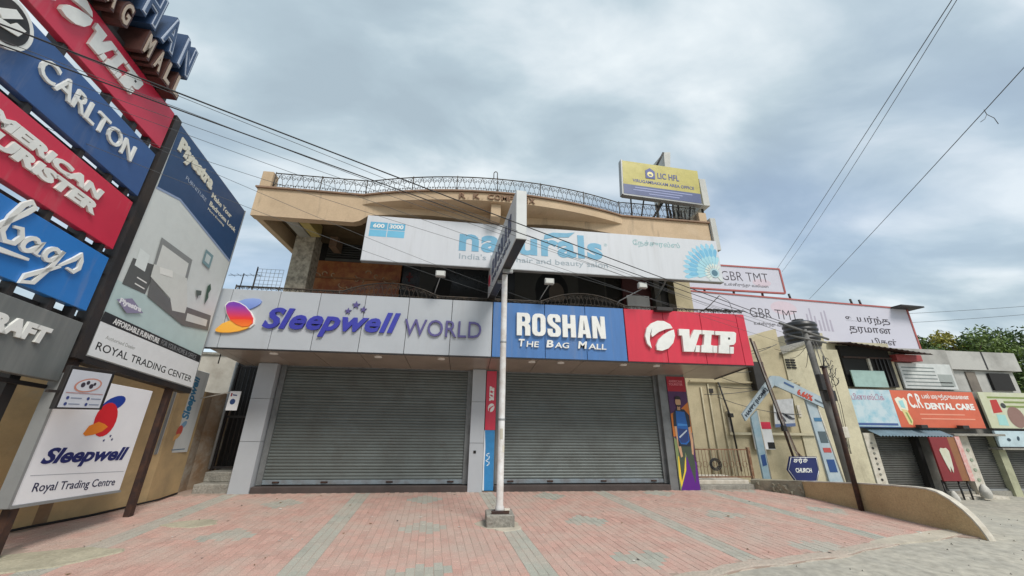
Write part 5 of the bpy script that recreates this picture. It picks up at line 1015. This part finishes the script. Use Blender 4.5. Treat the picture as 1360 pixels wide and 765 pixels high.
# upper window with teal board and tin sheet
MB().box(14.95, 17.2, 12.86, 13.0, 2.95, 4.55).build('window', BLACK, sr); MB().box(15.0, 16.5, 12.7, 12.74, 2.92, 3.55).build('window_board', mat('teal_board', (.33, .47, .43), .6, dirt=.2), sr); MB().box(16.05, 16.15, 12.8, 12.9, 3.5, 4.1).build('mullion', CAPW, sr); MB().box(15.0, 17.2, 12.8, 12.9, 4.05, 4.12).build('window_bar', RUST, sr)
for i in range(4): MB().box(16.4 + i * .18, 16.44 + i * .18, 12.8, 12.86, 3.0, 4.05).build('window_bar', DARK, sr)
tn = MB(); vs = []
for i in range(31):
    x = 14.6 + 3.7 * i / 30; d = .025 if i % 2 else -.025; z = 4.72 - .35 * i / 30; vs += [(x, 12.15, z - .18 + d), (x, 13.1, z + d)]
tn.add(vs, [(2 * i, 2 * i + 2, 2 * i + 3, 2 * i + 1) for i in range(30)]); tn.build('tin_sheet', RUST, sr)
MB().box(17.3, 18.5, 12.7, 13.1, 4.0, 4.25).build('red_ledge', mat('red_ledge_paint', (.36, .06, .06), .6, dirt=.2), sr)
# shop signs of the row
def rsign(name, label, x0, x1, z0, z1, y, m, edge=None):
    t = thing(name, label, 'sign', (x0, y, z0)); MB().box(0, x1 - x0, 0, .07, 0, z1 - z0, .006).build('board', m, t, local=True)
    if edge: MB().box(0, x1 - x0, -.02, .08, -.03, 0).build('lower_edge', edge, t, local=True)
    return t
AQ = mat('aqua_print', (.50, .60, .64), .5, dirt=.35, dscale=3.5, dcol=(.12, .40, .52))
s1 = rsign('shop_sign', 'faded aqua print shop sign, leftmost of the street row', 13.75, 16.2, 1.47, 2.80, SY, AQ, ink('2f4470'))
text(s1, 'பிளாஸ்டிக்', .7, .95, 2.1, 1.18, 0, ink('a8708a'), .004); MB().box(.1, 2.35, -.006, 0, .05, .13).build('blue_strip', ink('41598c'), s1, local=True)
s2_ = rsign('shop_sign', 'orange red dental clinic sign with white lettering and tooth', 16.2, 19.95, 1.46, 2.80, SY, mat('dental_orange', (.62, .13, .065), .45, dirt=.12), DARK)
text(s2_, 'C.R', .68, .70, 1.28, 1.24, 0, LETWHITE, .004, bold=.02); text(s2_, 'பல் மருத்துவமைன', 1.35, 1.0, 3.5, 1.24, 0, LETWHITE, .004, bold=.02); text(s2_, 'DENTAL CARE', 1.36, .66, 3.58, .90, 0, LETWHITE, .004, bold=.05)
for i in range(2): MB().box(1.0, 3.4 - .4 * i, -.004, 0, .30 + .16 * i, .34 + .16 * i).build('print_line', ink('e09a80'), s2_, local=True)
print_art(s2_, [([(.10, 1.02), (.28, 1.10), (.42, 1.03), (.52, 1.08), (.60, .95), (.55, .62), (.42, .50), (.20, .60)], 'e6e0cc'), ([(.25, .66), (.50, .62), (.60, .24), (.52, .08), (.38, .12)], 'd9c98c'), ([(.38, .55), (.46, .52), (.54, .20), (.48, .14)], '7f9a55'), ([(.24, .95), (.44, .98), (.46, .68), (.28, .72)], '9fcfd0')], 0, 'tooth_print')
for x in (.55, 2.35):
    MB().box(x, x + .28, -.25, -.05, -.02, .10, .01).build('spotlight', DARK, s2_, local=True)
s3_ = rsign('shop_sign', 'pale green and yellow printed sign at the right end of the row', 20.25, 23.4, 1.47, 2.82, SY + .02, mat('green_print', (.52, .53, .36), .5, dirt=.25, dscale=3, dcol=(.66, .66, .60)), DARK)
print_art(s3_, [([(.35, .55), (.42, 1.05), (.75, 1.08), (.80, .60)], 'b4352e'), ([(.40, .12), (.46, .52), (.86, .50), (.84, .10)], '9cc9c4'), (ell(1.35, .42, .38, .40), '8a6a60'), (ell(.95, .85, .12, .10), '3a3d3c')], 0, 'goods_print')
for i in range(3): MB().box(.35 + .7 * (i > 0), 2.9, -.004, 0, 1.12 - .17 * i, 1.19 - .17 * i).build('print_line', ink('7d8c4c'), s3_, local=True)
s4_ = rsign('shop_sign', 'light blue hanging sign under the green printed one', 20.1, 23.2, .82, 1.38, SY - .1, mat('sky_print', (.50, .62, .66), .5, dirt=.2, dscale=4), DARK)
for i in range(5): print_art(s4_, [(ell(.5 + i * .45, .25 + .05 * math.sin(i * 2), .09, .06, i), '2f4450')], 0, 'bird_print')
tb = thing('tooth_sign', 'dark red box sign with a white tooth standing before the shutters', 'sign', (17.1, 12.2, -.3))
MB().box(16.55, 17.30, 12.0, 12.06, -.26, 1.15, .006).build('front_panel', mat('maroon_panel', (.22, .02, .025), .5, dirt=.15), tb); MB().box(17.31, 17.62, 12.02, 12.3, -.26, 1.15, .006).build('side_panel', mat('brown_panel', (.28, .12, .05), .5, dirt=.2), tb); MB().box(17.63, 17.82, 12.0, 12.05, -.26, 1.18).build('edge_panel', mat('redwhite_panel', (.62, .30, .27), .5, dirt=.3, dscale=9, dcol=(.75, .7, .66)), tb)
MB().prism([(16.78, .72), (16.86, .80), (16.98, .78), (17.08, .80), (17.16, .70), (17.14, .45), (17.10, .15), (17.04, .0), (16.99, .22), (16.94, .02), (16.88, .2), (16.82, .48)], 11.985, 12.0).build('tooth', mat('tooth_print', (.60, .60, .50), .5, dirt=.2, dcol=(.45, .42, .2)), tb)
for x in (16.6, 17.25, 17.6): MB().tube([(x, 12.1, GZ - .05), (x, 12.1, -.24)], .03, 6).build('leg', DARK, tb)
cb = thing('concrete_building', 'bare pale concrete upper storey with a dark window at the far right', 'building', (22.5, 14.5, -.9))
MB().box(20.45, 25.0, 14.0, 18, -.9, 3.9).build('wall', mat('bare_concrete', (.46, .45, .42), .9, dirt=.42, dscale=.9, fine=.1, bump=.3, dcol=(.26, .25, .23)), cb); MB().box(20.4, 25.3, 13.85, 18, 3.92, 4.75).build('parapet', MATS['bare_concrete'], cb); MB().box(23.42, 23.50, 13.84, 13.86, 3.95, 4.75).build('joint', DARK, cb)
MB().box(23.5, 24.6, 13.9, 14.05, 3.05, 3.80).build('window', BLACK, cb); MB().box(22.35, 22.85, 13.95, 14.05, 2.85, 3.85).build('door', mat('grey_door', (.20, .17, .14), .8, dirt=.3), cb)
nt_ = rsign('text_board', 'white board with rows of grey text above the dental sign', 17.6, 20.1, 2.93, 3.95, 12.95, mat('white_flex', (.60, .62, .60), .55, dirt=.2))
for i in range(6): MB().box(.1, 1.65 if i > 1 else 2.3, -.004, 0, .10 + .145 * i, .14 + .145 * i).build('print_line', ink('6f7876'), nt_, local=True)
MB().box(1.72, 2.4, -.004, 0, .12, .60).build('print_block', ink('9aa09c'), nt_, local=True)

# ================================================================== TREES BEYOND THE ROOFS
LEAFS = [mat('leaf_a', (.075, .125, .03), .6, dirt=0, rnd=.35), mat('leaf_b', (.12, .18, .035), .6, dirt=0, rnd=.35), mat('leaf_c', (.32, .29, .05), .6, dirt=0, rnd=.3), mat('leaf_d', (.035, .065, .018), .6, dirt=0, rnd=.3)]
BARK = mat('bark', (.09, .065, .045), .9, dirt=.3, bump=.5, bscale=12)
def tree(label, cx, cy, zb, zt, rx, seed, n=5200, yellow=.1):
    rg = random.Random(seed); t = thing('tree', label, 'tree', (cx, cy, zb), group='trees beyond the roofs')
    tk_ = MB(); tk_.tube([(cx, cy, zb), (cx + .15, cy, zb + (zt - zb) * .35), (cx - .1, cy, zb + (zt - zb) * .6), (cx + .1, cy, zb + (zt - zb) * .85)], [.32, .25, .16, .05], 10); tk_.build('trunk', BARK, t)
    cl = []; H = zt - zb
    for i in range(26):
        a = rg.uniform(0, 6.28); r_ = rx * math.sqrt(rg.random()) * .85; z = zb + H * rg.uniform(.38, .92); k = 1 - .5 * max(0, (z - zb) / H - .6) / .4
        c = Vector((cx + r_ * k * math.cos(a), cy + r_ * k * math.sin(a), z)); cl.append((c, rg.uniform(.5, 1.0) * rx * .36, rg.random()))
        b = MB(); p0 = Vector((cx, cy, zb + H * rg.uniform(.3, .55))); b.tube([p0, p0.lerp(c, .5) + Vector((0, 0, .2)), c], [.09, .06, .02], 5); b.build('branch', BARK, t)
    cr_ = MB()
    for i in range(n):
        c, r_, hue = rg.choice(cl)
        v = Vector((rg.gauss(0, 1), rg.gauss(0, 1), rg.gauss(0, .75))).normalized() * r_ * rg.random() ** .4
        p = c + v; s = rg.uniform(.10, .22)
        a = Vector((rg.gauss(0, 1), rg.gauss(0, 1), rg.gauss(0, 1))).normalized(); b = a.cross(Vector((rg.gauss(0, 1), rg.gauss(0, 1), rg.gauss(0, 1)))).normalized()
        cr_.mi = 2 if hue < yellow else (3 if rg.random() < .2 else (0 if hue < .6 else 1))
        cr_.add([p - a * s, p + b * s * .45, p + a * s, p - b * s * .45], [(0, 1, 2, 3)])
    cr_.build('crown', LEAFS, t)
tree('dark green bushy tree just right of the long billboard', 36.5, 25, -1, 7.6, 3.0, 1, 5000, .05); tree('olive and yellow leafed tree above the bare concrete building', 40.5, 25.5, -1, 9.3, 3.9, 2, 8000, .22); tree('green tree at the right edge of the picture', 46.5, 26, -1, 9.6, 4.2, 3, 8000, .12)
tree('darker tree half hidden behind the olive tree', 43.5, 29, -1, 10.0, 3.8, 5, 6000, .05)

# ================================================================== OVERHEAD CABLES
PT = (8.97, 8.45)
W_ = [('thick black cable, highest of those crossing the pylon and the shop front', (-4.0, 2.56, 4.66), (8.9, 8.42, 3.92), .008, .08), ('second thick black cable crossing just below the highest one', (-4.0, 2.62, 4.52), (8.95, 8.42, 3.85), .0068, .10)]
def ext(a, b, f=.6): a, b = Vector(a), Vector(b); return tuple(a + (a - b) * f)
for lb, a, b, r_, sg in W_: wire('overhead_cable', lb, [ext(a, b, .35), b], r_, WIRE, sg, group='cables crossing to the utility pole')
thin = [((-4.0, 3.16, 5.05), (8.9, 8.4, 3.6)), ((-4.0, 3.09, 4.85), (8.6, 8.42, 3.72)), ((-4.0, 4.18, 5.29), (8.3, 8.42, 3.95)), ((-4.0, 4.3, 5.2), (8.5, 8.42, 3.45)), ((-4.0, 4.82, 5.16), (6.6, 7.98, 3.9)), ((-4.0, 5.0, 5.1), (1.5, 7.9, 4.15)), ((-4.0, 4.95, 4.75), (1.2, 7.95, 4.1))]
NTH = ['first', 'second', 'third', 'fourth', 'fifth', 'sixth', 'lowest']
for i, (a, b) in enumerate(thin): wire('overhead_cable', 'thin grey cable across the shop front, %s below the thick pair' % NTH[i], [ext(a, b, .35), b], .0034, WIREG, .12, group='thin cables across the shop front')
wire('overhead_cable', 'steep overhead cable at upper right, left one of the close pair', [ext((8.64, 3.5, 9.11), (18.2, 18, 10.2), .3), (18.2, 18, 10.2)], .009, WIREG, .05)
wire('overhead_cable', 'steep overhead cable at upper right, right one of the close pair', [ext((8.66, 3.5, 9.16), (18.55, 18, 10.1), .3), (18.55, 18, 10.1)], .007, WIREG, .25)
wire('overhead_cable', 'single overhead cable at the right crossing the open sky', [ext((10.26, 3.8, 8.11), (19.92, 18, 8.47), .3), (19.92, 18, 8.47)], .009, WIREG, .08)
tg = thing('broken_wire', 'broken wire end dangling from the single cable at the right', 'wire', (10.9, 4.7, 8.1)); MB().tube([(10.95, 4.8, 8.11), (11.0, 4.82, 8.0), (11.15, 4.82, 7.92), (11.22, 4.84, 7.78)], .006, 4).build('strand', WIREG, tg); MB().tube([(11.0, 4.82, 8.0), (10.92, 4.84, 7.88), (10.80, 4.86, 7.80)], .006, 4).build('strand', WIREG, tg)
wire('overhead_cable', 'far thin cable above the trees at the right, lower of two', [(38, 34, 11.4), (58, 22, 11.6)], .018, WIREG, .3); wire('overhead_cable', 'far thin cable above the trees at the right, upper of two', [(38, 34, 12.5), (58, 22, 12.2)], .018, WIREG, .3)

# clutter on top of the red sign
tw = thing('bent_bracket', 'bent thin iron bracket sticking up from the red sign top', 'bracket', (6.0, 8.15, 4.16)); MB().tube([(5.75, 8.15, 4.16), (6.0, 8.1, 4.32), (6.32, 8.05, 4.62)], .011, 5).build('rod', DARK, tw); MB().tube([(6.32, 8.05, 4.62), (6.6, 8.1, 4.5), (6.72, 8.15, 4.16)], .006, 5).build('wire', DARK, tw)
rg = random.Random(77)
for i in range(5):
    P = []; x = 5.9 + rg.uniform(0, .5)
    for q in range(9): P.append((x + q * .1, 8.12 + rg.uniform(-.05, .05), 4.19 + .07 * abs(math.sin(q * 1.1 + i)) + rg.uniform(0, .04)))
    MB().tube(P, rg.uniform(.008, .02), 5).build('cable_tangle', WIRE if i % 2 else WIREG, label='tangled cable lying along the top of the red sign', cat='cable', group='tangled cables on the red sign')
MB().tube([(6.91, 8.12, 2.875), (6.91, 9.6, 2.695)], .022, 4).build('soffit_edge', mat('edge_dark', (.06, .05, .045), .6, dirt=.2), B)

# pole wear: steel bands, torn paper, cement skirt; litter on the paving; sacks by the tooth sign
for z in (1.55, 2.9): MB().lathe([(.058, z), (.061, z + .005), (.061, z + .03), (.058, z + .035)], PX, PY, 20).build('band', GREYM, cp)
for a0, z0, z1, c in ((-120, 1.25, 1.42, 'b9b4a4'), (-70, 1.05, 1.15, 'cfcabb')):
    vs = []
    for i in range(7):
        a = R(a0 + i * 9); vs += [(PX + .0585 * math.cos(a), PY + .0585 * math.sin(a), z0 + .012 * math.sin(i * 2.4)), (PX + .0585 * math.cos(a), PY + .0585 * math.sin(a), z1 + .01 * math.cos(i * 3.1))]
    MB().add(vs, [(2 * i, 2 * i + 2, 2 * i + 3, 2 * i + 1) for i in range(6)]).build('torn_paper', ink(c), cp)
blob(.64, 6.60, .34, .32, .006, seed=17).build('cement_patch', MATS['pale_cement'], kind='structure')
rg = random.Random(9); lm = [mat('litter_leaf', (.16, .10, .04), .8, dirt=0), mat('litter_paper', (.55, .53, .48), .8, dirt=0), mat('litter_dark', (.05, .045, .04), .8, dirt=0)]
lt_ = MB()
for i in range(90):
    x = rg.uniform(-5, 7.5); y = rg.uniform(4.9, 9.2)
    if y < edge_y(x) + .1: continue
    r_ = rg.uniform(.012, .035); a = rg.uniform(0, 6.28); lt_.mi = rg.choice((0, 0, 1, 2)); c, s_ = math.cos(a), math.sin(a)
    lt_.add([(x + c * r_, y + s_ * r_, .012), (x - s_ * r_ * .5, y + c * r_ * .5, .006 + rg.uniform(0, .012)), (x - c * r_, y - s_ * r_, .012), (x + s_ * r_ * .5, y - c * r_ * .5, .006)], [(0, 1, 2, 3)])
lt_.build('litter', lm, kind='stuff', label='dry leaves and paper scraps scattered on the paving', cat='litter')
def sack(x, y, z, sx, sz, seed, label):
    rg = random.Random(seed); b = MB(); n, m = 12, 7; vs = []
    for j in range(m + 1):
        v = j / m; rr_ = math.sin(math.pi * min(.97, .12 + .86 * v)) ** .5 * (1 - .35 * v)
        for i in range(n):
            a = 2 * math.pi * i / n; w_ = 1 + rg.uniform(-.09, .09); vs.append((x + sx * rr_ * w_ * math.cos(a), y + sx * .8 * rr_ * w_ * math.sin(a), z + sz * v))
    b.add(vs, [(j * n + i, j * n + (i + 1) % n, (j + 1) * n + (i + 1) % n, (j + 1) * n + i) for j in range(m) for i in range(n)] + [tuple(range(m * n, m * n + n))], True)
    b.build('sack', mat('sack_white', (.52, .50, .45), .8, dirt=.3, dscale=6), label=label, cat='sack')
sack(16.75, 12.0, -.97, .16, .42, 1, 'pale sack slumped under the left side of the tooth sign'); sack(18.05, 12.0, -.8, .2, .45, 2, 'pale sack leaning beside the right edge of the tooth sign')

# loose cables on the beige building
rg = random.Random(55)
for i in range(7):
    z0 = rg.uniform(2.2, 4.0); z1 = z0 + rg.uniform(-.8, .6); xa = rg.uniform(7.2, 8.4); xb = rg.uniform(9.6, 10.9)
    P = [(xa + (xb - xa) * q / 10, 10.86, z0 + (z1 - z0) * q / 10 - .5 * (q / 10) * (1 - q / 10)) for q in range(11)]
    MB().tube(P, .009, 4).build('wall_cable', WIRE if i % 2 else WIREG, nb_)
for i in range(4):
    P0 = Vector((8.97, 8.45, 3.5 + .12 * i)); P1 = Vector((10.2 + .5 * i, 10.9, 3.9 - .3 * i)); MB().tube([P0.lerp(P1, q / 8) - Vector((0, 0, .5 * (q / 8) * (1 - q / 8))) for q in range(9)], .007, 4).build('cable', WIRE, up)

for i in range(6): MB().box(5.55 + i * .11, 5.585 + i * .11, 8.55, 8.58, 6.8, 7.42).build('lattice_bar', DARK, LS)
MB().box(5.5, 6.2, 8.54, 8.585, 7.1, 7.14).build('lattice_bar', DARK, LS)
